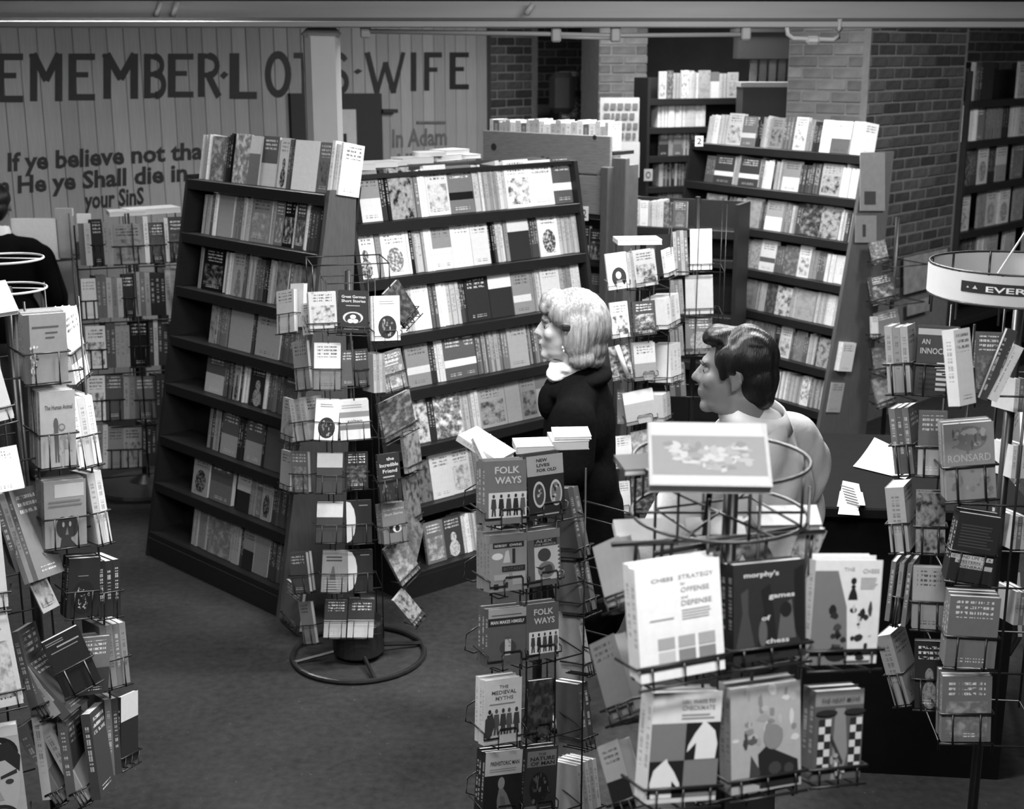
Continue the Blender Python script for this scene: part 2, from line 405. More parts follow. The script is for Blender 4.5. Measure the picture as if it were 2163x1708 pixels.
cp = empty('conduit_pipe', (.4, 7.3, 2.58), 'painted conduit pipe clipped along the underside of the girder', 'pipe')
def tw(name, pts, r, mat, par, closed=False, sides=8): return tube(name, pts, r, mat, par, closed, sides)
tw('pipe', [cpt(770, 66, 7.3), cpt(1170, 72, 7.3), cpt(1300, 75, 7.3), cpt(1570, 73, 7.3)], .012, pm, cp)
tw('pipe', [cpt(1170, 78, 7.3), cpt(1300, 81, 7.3)], .009, pm, cp)
for x, y in ((772, 62), (1175, 70), (1300, 70), (1575, 66)):
    o = box('pipe_clamp', (.05, .06, .09), T(cpt(x, y, 7.3)), pm, cp, .008)
ep = empty('bent_pipe', (1.55, 7.28, 2.55), 'white bent pipe with a joint box hanging under the girder', 'pipe')
tw('pipe', [cpt(1662, 55, 7.28), cpt(1664, 72, 7.28), cpt(1675, 81, 7.28), cpt(1760, 84, 7.28), cpt(1771, 78, 7.28), cpt(1774, 62, 7.28), cpt(1774, 40, 7.28)], .013, PAINT, ep)
o = box('joint_box', (.075, .04, .045), T(cpt(1717, 85, 7.28)), PAINT, ep, .015)
cl = empty('girder_highlight', (0.2, 7.0, 2.7), 'short diagonal pipe stubs under the ceiling girder', 'pipe')  # highlights on the girder face, put in as short pale tubes
for x in (335, 370): tw('pipe', [cpt(x - 6, 34, 7.25), cpt(x + 5, 4, 7.25)], .014, PAINT, cl)
tw('pipe', [cpt(1112, 30, 7.25), cpt(1126, 8, 7.25)], .014, PAINT, cl)
# duct boxes against the back
bx = empty('hanging_box', at_y(1632, 150, 10.6), 'black box hanging over the far shelves beside whitewashed brick', 'box')
def pbox(name, x0, x1, y0, y1, Y, dep, m, par=None, bev=0):
    a = at_y(x0, y1, Y); c = at_y(x1, y0, Y)
    o = box(name, (c.x - a.x, dep, c.z - a.z), T(((a.x + c.x) / 2, Y + dep / 2, (a.z + c.z) / 2)), m, par, bev)
    return o
pbox('box_body', 1561, 1708, 66, 124, 10.6, .3, plain('black_box', .8, .6), bx)
pbox('box_lid', 1556, 1712, 60, 68, 10.58, .32, plain('black_box', .8, .6), bx)
b2 = empty('record_bin', at_y(1635, 240, 10.4), 'black bin with a pale rim standing behind the tall bookcase', 'bin')
pbox('bin_body', 1567, 1704, 182, 250, 10.4, .3, plain('black_box', .8, .6), b2)
pbox('bin_rim', 1565, 1706, 174, 184, 10.39, .32, plain('pale_rim', 4.5, .6), b2)
for i in range(6):
    tag(pbox('leaning_plank', 1583 + i * 20, 1600 + i * 20, 126, 178, 10.75, .03, plain('plank_grey', 3.6, .7, .3, 20, (1, 1, 6), rnd=.3)), 'grey plank standing between the black box and black bin', 'plank', 'planks behind the black bin')

# ================================================================== books
BOOKS = []          # every book in the shop; the largest in view become objects of their own, the rest one object
ORD = ['', 'first', 'second', 'third', 'fourth', 'fifth', 'sixth', 'seventh', 'eighth', 'ninth', 'tenth', 'eleventh', 'twelfth']
def ordn(i):
    if i < len(ORD): return ORD[i]
    return '%dth' % i if i % 10 not in (1, 2, 3) or i in (11, 12, 13) else '%d%s' % (i, {1: 'st', 2: 'nd', 3: 'rd'}[i % 10])
def book_geo(w, h, t, inkv):
    """cover folded round a page block; front cover faces -y, spine at x = 0"""
    c = .0009; ins = min(.002, w * .03)
    prof = [(w, 0), (0, 0), (0, t), (w, t), (w, t - c), (c, t - c), (c, c), (w, c)]
    vs = [(x, y, z) for z in (0, h) for x, y in prof]
    faces, uvs, mi = [], [], []
    for i in range(8):
        j = (i + 1) % 8; f = (i, j, 8 + j, 8 + i); faces.append(f)
        if i == 0: uvs.append([(1, 0), (0, 0), (0, 1), (1, 1)])
        elif i == 1: uvs.append([(3, 0), (2, 0), (2, 1), (3, 1)])
        else: uvs.append([(-1, 0)] * 4)
        mi.append(0)
    faces += [(0, 7, 6, 1), (1, 6, 5, 2), (2, 5, 4, 3)]; faces += [tuple(8 + k for k in reversed(f)) for f in faces[-3:]]
    uvs += [[(-1, 0)] * 4] * 6; mi += [0] * 6
    k = 16; x1 = w - ins; z0, z1 = ins, h - ins
    vs += [(c, c, z0), (x1, c, z0), (x1, t - c, z0), (c, t - c, z0), (c, c, z1), (x1, c, z1), (x1, t - c, z1), (c, t - c, z1)]
    faces += [(k + 4, k + 5, k + 6, k + 7), (k + 1, k + 2, k + 6, k + 5), (k + 3, k + 2, k + 1, k)]
    uvs += [[(-1, 0)] * 4] * 3; mi += [1] * 3
    return vs, faces, uvs, mi
def book_mesh(name, items):
    """items: (matrix, w, h, t, ink) -> one mesh"""
    V, Fc, U, MI, INK = [], [], [], [], []
    for M, w, h, t, iv in items:
        vs, fs, uv, mi = book_geo(w, h, t, iv); o = len(V)
        V += [tuple(M @ Vector(v)) for v in vs]; Fc += [tuple(o + i for i in f) for f in fs]
        for f, q in zip(fs, uv): U += q; INK += [iv] * len(f)
        MI += mi
    me = bpy.data.meshes.new(name); me.from_pydata(V, [], Fc)
    ul = me.uv_layers.new(name='cov'); ul.data.foreach_set('uv', [c for q in U for c in q])
    ca = me.color_attributes.new('ink', 'FLOAT_COLOR', 'CORNER'); ca.data.foreach_set('color', [c for q in INK for c in q])
    me.polygons.foreach_set('material_index', MI)
    me.materials.append(COVER); me.materials.append(PAGES); me.update()
    return me
def add_book(M, w, h, t, base, art=5, design=1, unit='', tier=0, px=0, spine=False, prints=None, label=None, vis=1.0, copy=False, plainlabel=None):
    c = M @ Vector((w / 2, 0, h / 2)); s = F / max(.5, c.y)
    vw = (t if spine else w)
    nrm = (M.to_3x3() @ Vector((-1, 0, 0) if spine else (0, -1, 0))).normalized(); vd = (CAMP - c).normalized()
    ar = vw * h * s * s * max(.08, nrm.dot(vd)) * vis
    BOOKS.append(dict(M=M, w=w, h=h, t=t, base=base, art=art, d=design, unit=unit, tier=tier, px=px, spine=spine, prints=prints, label=label,
                      area=ar * (100 if prints or label else 1) * (.001 if copy else 1), seed=random.random(), copy=copy, c=c, vis=ar))
def quad_frame(p, n, bl, br, tl, tilt):
    """book frame from the pixels of its lower corners and upper left corner on the vertical face (p, n), leaning back by tilt"""
    p0 = at_plane(*bl, p, n); p1 = at_plane(*br, p, n); x = (p1 - p0); w = x.length; x.normalize()
    up0 = Vector((0, 0, 1)); up0 = (up0 - x * up0.dot(x)).normalized(); nn = x.cross(up0)          # nn points away from the viewer's side normal
    if nn.dot(n) > 0: nn = -nn
    up = (up0 * math.cos(tilt) + nn * math.sin(tilt)).normalized(); y = up.cross(x).normalized()
    q = at_plane(*tl, p0, y); h = (q - p0).dot(up)
    return frame(p0, x, y, up), w, h
def spine_matrix(M, t):
    return M @ T((t, 0, 0)) @ Rz(R(90))

# flat printing on covers (u right, v up, unit frame)
def do_print(book, w, h, ops):
    tx = [o for o in ops if o[0] in 'tl']; pc_ = [o for o in ops if o[0] not in 'tl']
    if pc_: print_part(book, w, h, pc_, 'cover_picture', 0)
    if tx: print_part(book, w, h, tx, 'title', len(pc_))
def print_part(book, w, h, ops, name, lay):
    bm = bmesh.new(); tones = []
    def mi(t):
        if t not in tones: tones.append(t)
        return tones.index(t)
    def poly(pts, t, y):
        try: f = bm.faces.new([bm.verts.new((u * w, y, v * h)) for u, v in pts])
        except ValueError: return
        f.material_index = mi(t); f.normal_update()
        if f.normal.y > 0: f.normal_flip()
    for op in ops:
        y = -.0004 - .00012 * lay; lay += 1; k = op[0]
        if k == 'r': _, a, b_, c, d, t = op; poly([(a, b_), (c, b_), (c, d), (a, d)], t, y)
        elif k == 'e':
            _, cx, cy, rx, ry, t = op; poly([(cx + rx * math.cos(i * math.pi / 12), cy + ry * math.sin(i * math.pi / 12)) for i in range(24)], t, y)
        elif k == 'p': poly(op[1], op[2], y)
        elif k == 't':      # text, left, right, baseline, capital height
            _, s, a, b_, v0, hh, t = op[:7]; vs_, fs, x0, x1, y0, y1 = text_polys(s, op[7] if len(op) > 7 else .01)
            vv = [bm.verts.new(((a + (b_ - a) * (v.x - x0) / (x1 - x0)) * w, y, (v0 + hh * v.y / .73) * h)) for v in vs_]
            for f in fs:
                try: q = bm.faces.new([vv[i] for i in f])
                except ValueError: continue
                q.material_index = mi(t); q.normal_update()
                if q.normal.y > 0: q.normal_flip()
        elif k == 'l':      # lines of small print
            _, a, b_, v0, v1, n, t = op
            for i in range(n):
                vv = v0 + (v1 - v0) * (i + .5) / n; e = (v1 - v0) / n * .22; rr = random.uniform(.8, 1)
                poly([(a, vv - e), (a + (b_ - a) * rr, vv - e), (a + (b_ - a) * rr, vv + e), (a, vv + e)], t, y)
        elif k == 'n':      # scattered spots of a picture
            _, a, b_, c, d, n, rmin, rmax, ts = op; rg = random.Random(int(a * 1000 + d * 77 + n))
            for i in range(n):
                cx, cy, rr = rg.uniform(a, c), rg.uniform(b_, d), rg.uniform(rmin, rmax); s = rg.uniform(.5, 1.4); ph = rg.random() * 6
                poly([(cx + rr * s * math.cos(ph + i2 * math.pi / 4) * rg.uniform(.7, 1.2), cy + rr * .7 / s * math.sin(ph + i2 * math.pi / 4) * rg.uniform(.7, 1.2)) for i2 in range(8)], rg.choice(ts), y - .00001 * (i % 9))
    me = mesh(name, bm)
    return link(name, me, [ink(t) for t in tones], book, wm(book))
def figure(cx, v0, hh, t, wd=.05):   # a small standing person as print shapes
    return [('e', cx, v0 + hh * .92, wd * .45, hh * .09, t), ('p', [(cx - wd, v0 + hh * .35), (cx - wd * .7, v0 + hh * .8), (cx + wd * .7, v0 + hh * .8), (cx + wd, v0 + hh * .35)], t),
            ('p', [(cx - wd * .8, v0), (cx - wd * .6, v0 + hh * .4), (cx + wd * .6, v0 + hh * .4), (cx + wd * .8, v0), (cx + wd * .2, v0), (cx, v0 + hh * .3), (cx - wd * .2, v0)], t)]

# ---------------------------------------------------------------- slanted bookcases
def case(name, label, d, off0, lean, s0, s1, heights, depth=.17, top_w=.2, mat_=WOODD, group=None, z_top=None, plinth=.1, back=True, panel=False):
    """a free-standing slanted bookcase: front face line = n*(off0 + lean*h) + d*s ; n points away from the reader"""
    d = d.normalized(); n = Vector((-d.y, d.x, 0))
    if n.y < 0: n = -n
    zt = z_top or heights[0] + .02
    c = n * off0 + d * ((s0 + s1) / 2)
    root = empty(name, (c.x, c.y, 0), label, 'bookcase', group)
    P = lambda s, z, y=0: n * (off0 + lean * z + y) + d * s + Vector((0, 0, z))
    ang = math.atan(lean)
    for i, s in enumerate((s0, s1 - .025)):
        bm = bmesh.new()
        base_d = top_w + .22 if lean else depth + .03
        bm_prism(bm, [P(s, 0, -.02), P(s, zt, -.02), P(s, zt, top_w if lean else base_d), P(s, 0, base_d - lean * 0)], d * .025)
        link('end_panel', mesh('end_panel', bm), [WOODM if i and panel else mat_], root)
    L = s1 - s0 - .05
    for h in heights:
        o = box('shelf', (L, depth, .022), frame(P((s0 + s1) / 2, h - .012, depth / 2 - .012), d, n, Vector((0, 0, 1))), mat_, root)
        box('shelf_lip', (L, .012, .05), frame(P((s0 + s1) / 2, h - .024, -.018), d, n, Vector((0, 0, 1))), LIP, root, .002)
    if back:
        bm = bmesh.new(); a = depth * .98
        bm_prism(bm, [P(s0 + .025, 0, a), P(s1 - .025, 0, a), P(s1 - .025, zt, a), P(s0 + .025, zt, a)], n * .012)
        link('back_board', mesh('back_board', bm), [mat_], root)
    box('plinth', (L, .02, plinth), frame(P((s0 + s1) / 2, plinth / 2, -.01), d, n, Vector((0, 0, 1))), mat_, root)
    return dict(root=root, d=d, n=n, P=P, ang=ang, heights=heights, unit=name, s0=s0, s1=s1, lean=lean, off0=off0)
def row(C, tier, toks, hmean=.212, unit='', rnd=None, sw=.017, end_px=None):
    """books of one tier. tokens 'x kind base art design': from the previous x to x; f cover forward, s spines, g gap"""
    h = C['heights'][tier]; d = C['d']; n = C['n']; p0 = C['P'](0, h, .012)
    up = (Vector((0, 0, 1)) * math.cos(C['ang']) + n * math.sin(C['ang'])).normalized(); y = up.cross(d).normalized()
    rg = random.Random(tier * 31 + int(abs(C['s0']) * 100))
    prev = None
    for tk in toks.split():
        if prev is None: prev = float(tk); continue
        i = 0
        while tk[i] not in 'fsg': i += 1
        x = float(tk[:i]); k = tk[i]; dg = tk[i + 1:]
        sa = along(prev, p0, d, h); sb = along(x, p0, d, h); px0 = prev; prev = x
        if k == 'g': continue
        hmax = (C['heights'][tier - 1] - h if tier else .3) - .03
        if k == 'f':
            base = int(dg[0]); art = int(dg[1]) if len(dg) > 1 else 5; de = int(dg[2]) if len(dg) > 2 else 1
            w = min(sb - sa, .19); hh = min(hmean * rg.uniform(.95, 1.06), hmax); t = rg.uniform(.014, .028)
            lead = rg.uniform(0, .012)
            add_book(frame(p0 + d * sa + n * lead + Vector((0, 0, .001)), d, y, up), w - .002, hh, t, base, art, de, unit, tier + 1, px0)
        else:
            base = int(dg[0]); art = int(dg[1]) if len(dg) > 1 else base; L = sb - sa
            m = max(1, round(L / sw)); ws = [rg.uniform(.7, 1.3) for _ in range(m)]; tot = sum(ws); s = sa
            same = rg.random() < .5
            hh0 = hmean * rg.uniform(.9, 1.03)
            for q in range(m):
                t = ws[q] / tot * L
                hh = min(hh0 * (1 if same else rg.uniform(.93, 1.06)), hmax)
                bb = base if q % 2 == 0 else art
                M = frame(p0 + d * s + n * rg.uniform(0, .015) + Vector((0, 0, .001)), d, y, up)
                add_book(spine_matrix(M, t - .0006), .118, hh, t - .0006, max(0, min(9, bb + (0 if same else rg.choice((-1, 0, 0, 1))))), 5, 1, unit, tier + 1, px0 + q * .01 + (x - px0) * q / m, spine=True); s += t
def rnd_row(C, tier, xa, xb, seed, bright=5, step=26, **kw):
    rg = random.Random(seed); x = xa; out = ['%d' % xa]
    while x < xb - 6:
        w = min(rg.uniform(.45, 1.5) * step, xb - x); x += w
        if rg.random() < .42: out.append('%.1ff%d%d%d' % (x, max(0, min(9, int(rg.gauss(bright, 2)))), rg.randint(0, 9), rg.choice((1, 2, 2, 3, 4, 5, 6, 6, 7, 8))))
        else: out.append('%.1fs%d%d' % (x, max(0, min(9, int(rg.gauss(bright, 2)))), max(0, min(9, int(rg.gauss(bright, 1.5))))))
    row(C, tier, ' '.join(out), **kw)
d_left = Vector((1, -1, 0)); d_mid = Vector((math.cos(R(41)), math.sin(R(41)), 0)); d_right = Vector((.559, -.829, 0))
CL = case('slanted_bookcase', 'dark slanted bookcase of eight filled tiers before the verse wall', d_left, 3.38, .193, -6.02, -4.86, [1.89, 1.63, 1.366, 1.12, .884, .619, .383, .13], panel=True, top_w=.13)
CM = case('slanted_bookcase', 'dark slanted bookcase that the blonde woman stands in front of', d_mid, 4.885, .2, 3.56, 5.02, [1.734, 1.479, 1.213, .955, .69, .413, .12], z_top=1.95)
CR = case('slanted_bookcase', 'tall slanted bookcase of paperbacks beside the brick pier', d_right, 6.17, .165, -7.36, -5.76, [1.89, 1.63, 1.37, 1.11, .85, .59, .33, .1], top_w=.22, panel=True)
# pale end panel board of the verse-wall case
n_l = CL['n']; pm_ = CL['P'](-4.85, 0, 0)
U = 'case before verse wall'
row(CL, 0, '418 425s8 432s5 440s9 470f366 487s1 520f486 543f484 576f387 580s7 600f808 612s3 664f990 690f422 712s9', unit=U, hmean=.225)
row(CL, 1, '423 437s6 447s4 452s9 485f650 492s6 507s4 523s7 566f572 572s6 590f472 613f072 617s8 637f272 645s9 660s2', unit=U)
row(CL, 2, '414 421s6 475f052 486s8 510f648 518s3 535s6 548s3 563s1 575s6 600f536 625s5 650f426', unit=U)
row(CL, 3, '438 453f626 475s4 480s2 527f630 536s1 586f651 612s3 640s4', unit=U)
row(CL, 4, '428 467f377 488s2 500f618 508s2 520s8 553f168 560s7 592s34 620f342', unit=U)
row(CL, 5, '432 440s5 446s2 456s6 462s2 498f367 510s1 546f367 553s2 590f350 615s3', unit=U)
row(CL, 6, '404 437f613 492f347 521f717 534s6 546f462 567f613 580s2 606s3', unit=U)
row(CL, 7, '400 411s6 423s5 440s46 481f466 499s6 508s2 531f517 561f520 580s2 600s3', unit=U)
U = 'case behind the woman'
row(CM, 0, '737 768f907 812f587 830s1 878f606 893s4 910s98 957f852 1008f405 1026s8 1060s56 1076s8 1129f932 1176f951 1218f395', unit=U, hmean=.235)
row(CM, 1, '757 803f928 815s5 868f943 880s80 905s67 920s8 962f587 1003f941 1040f851 1055s1 1073s8 1080s5 1125f184 1145s2 1186f923 1226s76', unit=U, hmean=.225)
row(CM, 2, '838 862f851 880s7 916f951 932s3 953s9 978s7 993s2 1042f131 1090f194 1128f585 1140s5 1150s7 1190f831 1215s5 1232s8', unit=U, hmean=.225)
row(CM, 3, '866 915f585 928s1 945s8 986f395 1013f395 1030s3 1060s64 1080s4 1121f641 1141s34 1165s4 1205f522 1225s5', unit=U, hmean=.22)
row(CM, 4, '866 912f836 925s1 981f396 1005s76 1018s8 1076f622 1107f650 1140f522 1170f644 1200s5', unit=U, hmean=.22)
row(CM, 5, '884 918f416 962f851 1001f852 1015s65 1050f542 1080s5', unit=U, hmean=.21)
row(CM, 6, '906 946f472 986f288 1012s8 1050f532', unit=U, hmean=.2)
U = 'case beside brick pier'
row(CR, 0, '1490 1512s9 1530s78 1562f842 1592f485 1602s1 1620s6 1647f522 1671s43 1697f852 1713s5 1729s1 1751f981 1791f937 1816s9', unit=U, hmean=.205)
row(CR, 1, '1484 1504s3 1546f295 1556s7 1601f295 1608s3 1626s9 1632s1 1646s6 1683f587 1705s2 1728s32 1771f612 1780s9 1806s8', unit=U, hmean=.19)
row(CR, 2, '1484 1531f466 1545s4 1566s6 1601f656 1610s3 1646f697 1665s5 1675s6 1685s2 1726f156 1766f626 1778s7 1788s2 1796s6', unit=U, hmean=.19)
row(CR, 3, '1507 1522s76 1545f256 1560s3 1580s53 1600f646 1632f835 1650s3 1680f356 1705f842 1720s5 1736s3 1782s8', unit=U, hmean=.19)
row(CR, 4, '1510 1540f651 1552s4 1585f456 1600s65 1612s7 1634f246 1665f836 1675s7 1715f656 1740s67 1755s8 1772s7', unit=U, hmean=.19)
rnd_row(CR, 5, 1530, 1640, 5, 5, unit=U, hmean=.19); row(CR, 5, '1640 1664f842 1672s3 1692f456 1700s2 1715s7 1722s2 1750f636 1758s3 1768s8', unit=U, hmean=.19)
rnd_row(CR, 6, 1560, 1748, 6, 7, unit=U, hmean=.185, step=16)
# ---- case with plain plank back (behind the woman's case)
PLANK = plain('knotty_plank', 4.6, .5, .35, 9, (2, 2, 14))
pkr = empty('plank_backed_bookcase', at_y(1160, 500, 8.0) * 1.0, 'bookcase with a bare knotty plank back beneath standing books', 'bookcase')
pkr.location.z = 0
pa = at_y(1022, 274, 8.35); pb = at_y(1292, 288, 7.75); pb.z = pa.z; dpk = (pb - pa).normalized(); npk = Vector((-dpk.y, dpk.x, 0))
Lp = (pb - pa).length
for k in range(2):
    box('back_plank', (Lp, .022, .215), frame((pa + pb) / 2 + Vector((0, 0, -.11 - .225 * k)), dpk, npk, Vector((0, 0, 1))), PLANK, pkr, .003)
KN = plain('wood_knot', 1.2, .6)
for x, y, r in ((1043, 310, .022), (1256, 290, .014), (1146, 337, .02), (1081, 340, .012)):
    p = at_plane(x, y, pa - npk * .0125, npk); bm = bmesh.new(); bm_lathe(bm, [(r, 0), (r * .8, .0015)], 12)
    link('knot', mesh('knot', bm), [KN], pkr, frame(p, dpk, Vector((0, 0, 1)), -npk))
for s, nm in ((Lp - .01, 'end_panel'), (.0, 'end_panel')):
    q = pa + dpk * s; zt = pa.z - .17
    box('end_panel', (.05, .3, zt), frame(Vector((q.x, q.y, zt / 2)) + npk * .1, dpk, npk, Vector((0, 0, 1))), WOODM, pkr, .003)
q = pa + dpk * Lp; box('end_post', (.125, .04, pa.z - .12), frame(Vector((q.x, q.y, (pa.z - .12) / 2)) + npk * .03 + dpk * .03, dpk, npk, Vector((0, 0, 1))), WOODM, pkr, .004)
for k in range(6):
    z = pa.z - .46 - .27 * k
    box('shelf', (Lp, .24, .02), frame(Vector(((pa.x + pb.x) / 2, (pa.y + pb.y) / 2, z)) + npk * .12, dpk, npk, Vector((0, 0, 1))), WOODD, pkr)
box('back_board', (Lp, .01, pa.z - .5), frame(Vector(((pa.x + pb.x) / 2, (pa.y + pb.y) / 2, (pa.z - .5) / 2)) + npk * .2, dpk, npk, Vector((0, 0, 1))), WOODD, pkr)
box('top_shelf', (Lp, .2, .02), frame(Vector(((pa.x + pb.x) / 2, (pa.y + pb.y) / 2, pa.z - .1)) + npk * .12, dpk, npk, Vector((0, 0, 1))), WOODD, pkr)
rg = random.Random(3); s = .03
while s < Lp - .06:      # books standing on the top shelf, page tops up
    t = rg.uniform(.02, .045); hh = rg.uniform(.135, .165)
    M = frame(pa + dpk * s + npk * .02 + Vector((0, 0, -.089)), dpk, npk, Vector((0, 0, 1)))
    add_book(spine_matrix(M, t), .13, hh, t, rg.choice((8, 9, 8, 7, 4)), 5, 1, 'plank-backed case', 1, proj(pa + dpk * s)[0], spine=True, vis=.6); s += t + .002
C4 = dict(heights=[pa.z - .45 - .27 * k for k in range(5)], d=dpk, n=npk, P=lambda s, z, y=0: pa + dpk * s + npk * (y + .02) + Vector((0, 0, z - pa.z)), ang=0.05, s0=4.4)
for k, (tk) in enumerate(['1222 1245f275 1268f172', '1222 1243f185 1270f172', '1222 1245f284 1270f375']): row(C4, k, tk, unit='plank-backed case', hmean=.19)
def card(name, x0, x1, y0, y1, Y, txt, label, tn=7.6, yaw=0, th=.004):
    a = at_y(x0, y1, Y); w = abs(at_y(x1, y1, Y).x - a.x); h = at_y(x0, y0, Y).z - a.z
    M = T(a) @ Rz(yaw); o = box(name, (w, th, h), M @ T((w / 2, th / 2, h / 2)), plain('card_%d' % round(tn * 10), tn, .8, .08, 40))
    tag(o, label, 'sign')
    if txt:
        bm = bmesh.new(); vs_, fs, x_0, x_1, y_0, y_1 = text_polys(txt, .02)
        vv = [bm.verts.new((((v.x - x_0) / (x_1 - x_0) * .6 + .2) * w, -.001, ((v.y - y_0) / (y_1 - y_0) * .6 + .2) * h)) for v in vs_]
        for f in fs:
            try: bm.faces.new([vv[i] for i in f]).normal_flip()
            except ValueError: pass
        link('printed_number', mesh('printed_number', bm), [ink(1)], o, M)
    return o
card('number_card', 1219, 1243, 436, 466, 7.55, '32', 'small white card numbered 32 beside the plank-backed bookcase')

# ---- flat-lying books on top of the woman's case
def lying(px, py, Y, w, d, t, yaw, base, unit, tier=1, tilt=0., vis=.5, z=None, spine_front=False, **kw):
    p = at_y(px, py, Y)
    if z is not None: p.z = z
    M = T(p) @ Rz(yaw) @ Matrix.Rotation(R(-90) + tilt, 4, 'X')      # cover up, head towards the back
    add_book(M @ T((-w / 2, -t, 0)), w, d, t, base, 6, 0, unit, tier, px, vis=vis, **kw)
for i, (x, y, w, t, yw, bs) in enumerate([(757, 363, .17, .03, .2, 8), (812, 358, .15, .026, .5, 8), (838, 350, .16, .022, .9, 9), (885, 352, .18, .03, .6, 8), (950, 350, .2, .03, .9, 9), (990, 347, .17, .02, .7, 8), (915, 336, .14, .02, .4, 9), (968, 331, .17, .022, .8, 9)]):
    lying(x, y, 6.62 + (x - 757) * .0032, w, .13, t, yw, bs, 'top of woman\'s case', 1, z=1.952 + (.03 if y < 340 else 0))
bt = CM['P']; bm = bmesh.new()
bm_prism(bm, [bt(3.56, 1.93, .0), bt(5.02, 1.93, .0), bt(5.02, 1.93, .34), bt(3.56, 1.93, .34)], Vector((0, 0, .02)))
link('top_board', mesh('top_board', bm), [WOODD], CM['root'])

# ================================================================== wire racks
class Rack:
    def __init__(s, name, label, X, Y, top, unit, base_r=.28, yaw=0, hw=.13, tiers=(), wire=.0022, group=None, mat_=WIRE, base='disc', pole=True, uprights=True):
        s.X, s.Y, s.unit, s.w, s.mat = X, Y, unit, wire, mat_
        s.root = empty(name, (X, Y, 0), label, 'rack', group); s.faces = {}; s.yaw = yaw
        c = Vector((X, Y, 0))
        if pole: tube('pole', [c + Vector((0, 0, .01)), c + Vector((0, 0, top))], .014, mat_, s.root, sides=10)
        bm = bmesh.new()
        if base == 'disc': bm_lathe(bm, [(base_r, 0), (base_r, .018), (base_r * .93, .03), (base_r * .3, .05), (.03, .09)], 36, T(c))
        else:
            bm_tube(bm, ring_pts(c + Vector((0, 0, .012)), base_r, 36), .011, 8, True)
            for a in (20, 110, 200, 290): bm_tube(bm, [c + Vector((math.cos(R(a)) * base_r, math.sin(R(a)) * base_r, .015)), c + Vector((0, 0, .05))], .009, 6)
        link('base', mesh('base', bm, False), [plain('black_enamel', 1.0, .3, .2, 40, spec=.5)], s.root)
        M = T(c) @ Rz(R(yaw))
        s.hw = hw
        for z in tiers:
            q = [M @ Vector((x * hw, y * hw, z)) for x, y in ((-1, -1), (1, -1), (1, 1), (-1, 1))]
            tube('tier_wire', q, wire, mat_, s.root, True)
        if uprights and tiers:
            for x, y in ((-1, -1), (1, -1), (1, 1), (-1, 1), (0, -1), (0, 1)):
                tube('upright_wire', [M @ Vector((x * hw, y * hw, min(tiers) - .02)), M @ Vector((x * hw, y * hw, top - .02))], wire * 1.15, mat_, s.root)
    def face(s, yaw, r):
        n = Vector((math.sin(R(yaw)), -math.cos(R(yaw)), 0)); return Vector((s.X, s.Y, 0)) + n * r, n
    def pocket(s, M, w, h, dp, style):
        bm = bmesh.new(); P = lambda x, y, z: M @ Vector((x, y, z)); rw = s.w; f = -.007
        if style == 'rail':
            zr = .44 * h
            bm_tube(bm, [P(-.006, dp + .03, zr), P(-.006, f, zr), P(w + .006, f, zr), P(w + .006, dp + .03, zr)], rw)
            for u in (.22, .78): bm_tube(bm, [P(u * w, f, zr), P(u * w, f, -.006), P(u * w, dp + .03, -.006)], rw)
            bm_tube(bm, [P(-.006, f + .002, -.004), P(w + .006, f + .002, -.004)], rw)
        elif style == 'clip':
            zr = .1 * h
            bm_tube(bm, [P(-.004, dp + .02, .3 * h), P(-.004, f, zr * 2), P(-.004, f, zr), P(w * .36, f, zr), P(w * .36, f, zr + .016), P(w * .4, f, zr + .022), P(w * .82, f, zr + .022), P(w * .86, f, zr + .016), P(w * .86, f, zr), P(w + .004, f, zr), P(w + .004, f, zr * 2), P(w + .004, dp + .02, .3 * h)], rw)
            for u in (.36, .86): bm_tube(bm, [P(u * w, f, zr), P(u * w, f, -.012), P(u * w, dp + .02, -.012)], rw)
        elif style == 'low':
            zr = .14 * h
            bm_tube(bm, [P(-.01, dp + .03, zr), P(-.01, f, zr), P(w + .01, f, zr), P(w + .01, dp + .03, zr)], rw * 1.1)
            for u in (.12, .5, .9): bm_tube(bm, [P(u * w, f, zr), P(u * w, f, -.012), P(u * w, dp + .03, -.012)], rw)
            bm_tube(bm, [P(-.008, f, -.01), P(w + .008, f, -.01)], rw)
        link('wire_pocket', mesh('wire_pocket', bm, True), [s.mat], s.root)
    def book(s, fc, q, base, art=5, d=1, n=1, tier=1, tilt=9, t=.016, prints=None, label=None, style=None, vis=1., hmul=1.):
        p, nn = s.face(*fc); x = [float(v) for v in q.split()]
        M, w, h = quad_frame(p, nn, (x[0], x[1]), (x[2], x[3]), (x[4], x[5]), R(tilt)); h *= hmul
        add_book(M, w, h, t, base, art, d, s.unit, tier, x[0], prints=prints, label=label, vis=vis)
        for k in range(1, n):
            add_book(M @ T((random.uniform(-.003, .003), k * (t + .0006), random.uniform(-.004, .006))), w, h, t, base, art, d, s.unit, tier, x[0], copy=True)
        if style: s.pocket(M, w, h, n * t, style)
        return M, w, h
    def spines(s, fc, q, n, base, art=5, depth=.11, tier=1, tilt=6, style=None, vis=1.):
        p, nn = s.face(*fc); x = [float(v) for v in q.split()]
        M, w, h = quad_frame(p, nn, (x[0], x[1]), (x[2], x[3]), (x[4], x[5]), R(tilt)); t = w / n
        for k in range(n):
            Mk = M @ T((k * t, 0, 0)); b_ = base if k % 2 == 0 else art
            add_book(spine_matrix(Mk, t - .0006), depth, h * random.uniform(.985, 1.01), t - .0006, b_, 5, 1, s.unit, tier, x[0] + k, spine=True, vis=vis)
        if style: s.pocket(M, w, h, depth * .6, style)
def zpx(px, py, Y): return at_y(px, py, Y).z

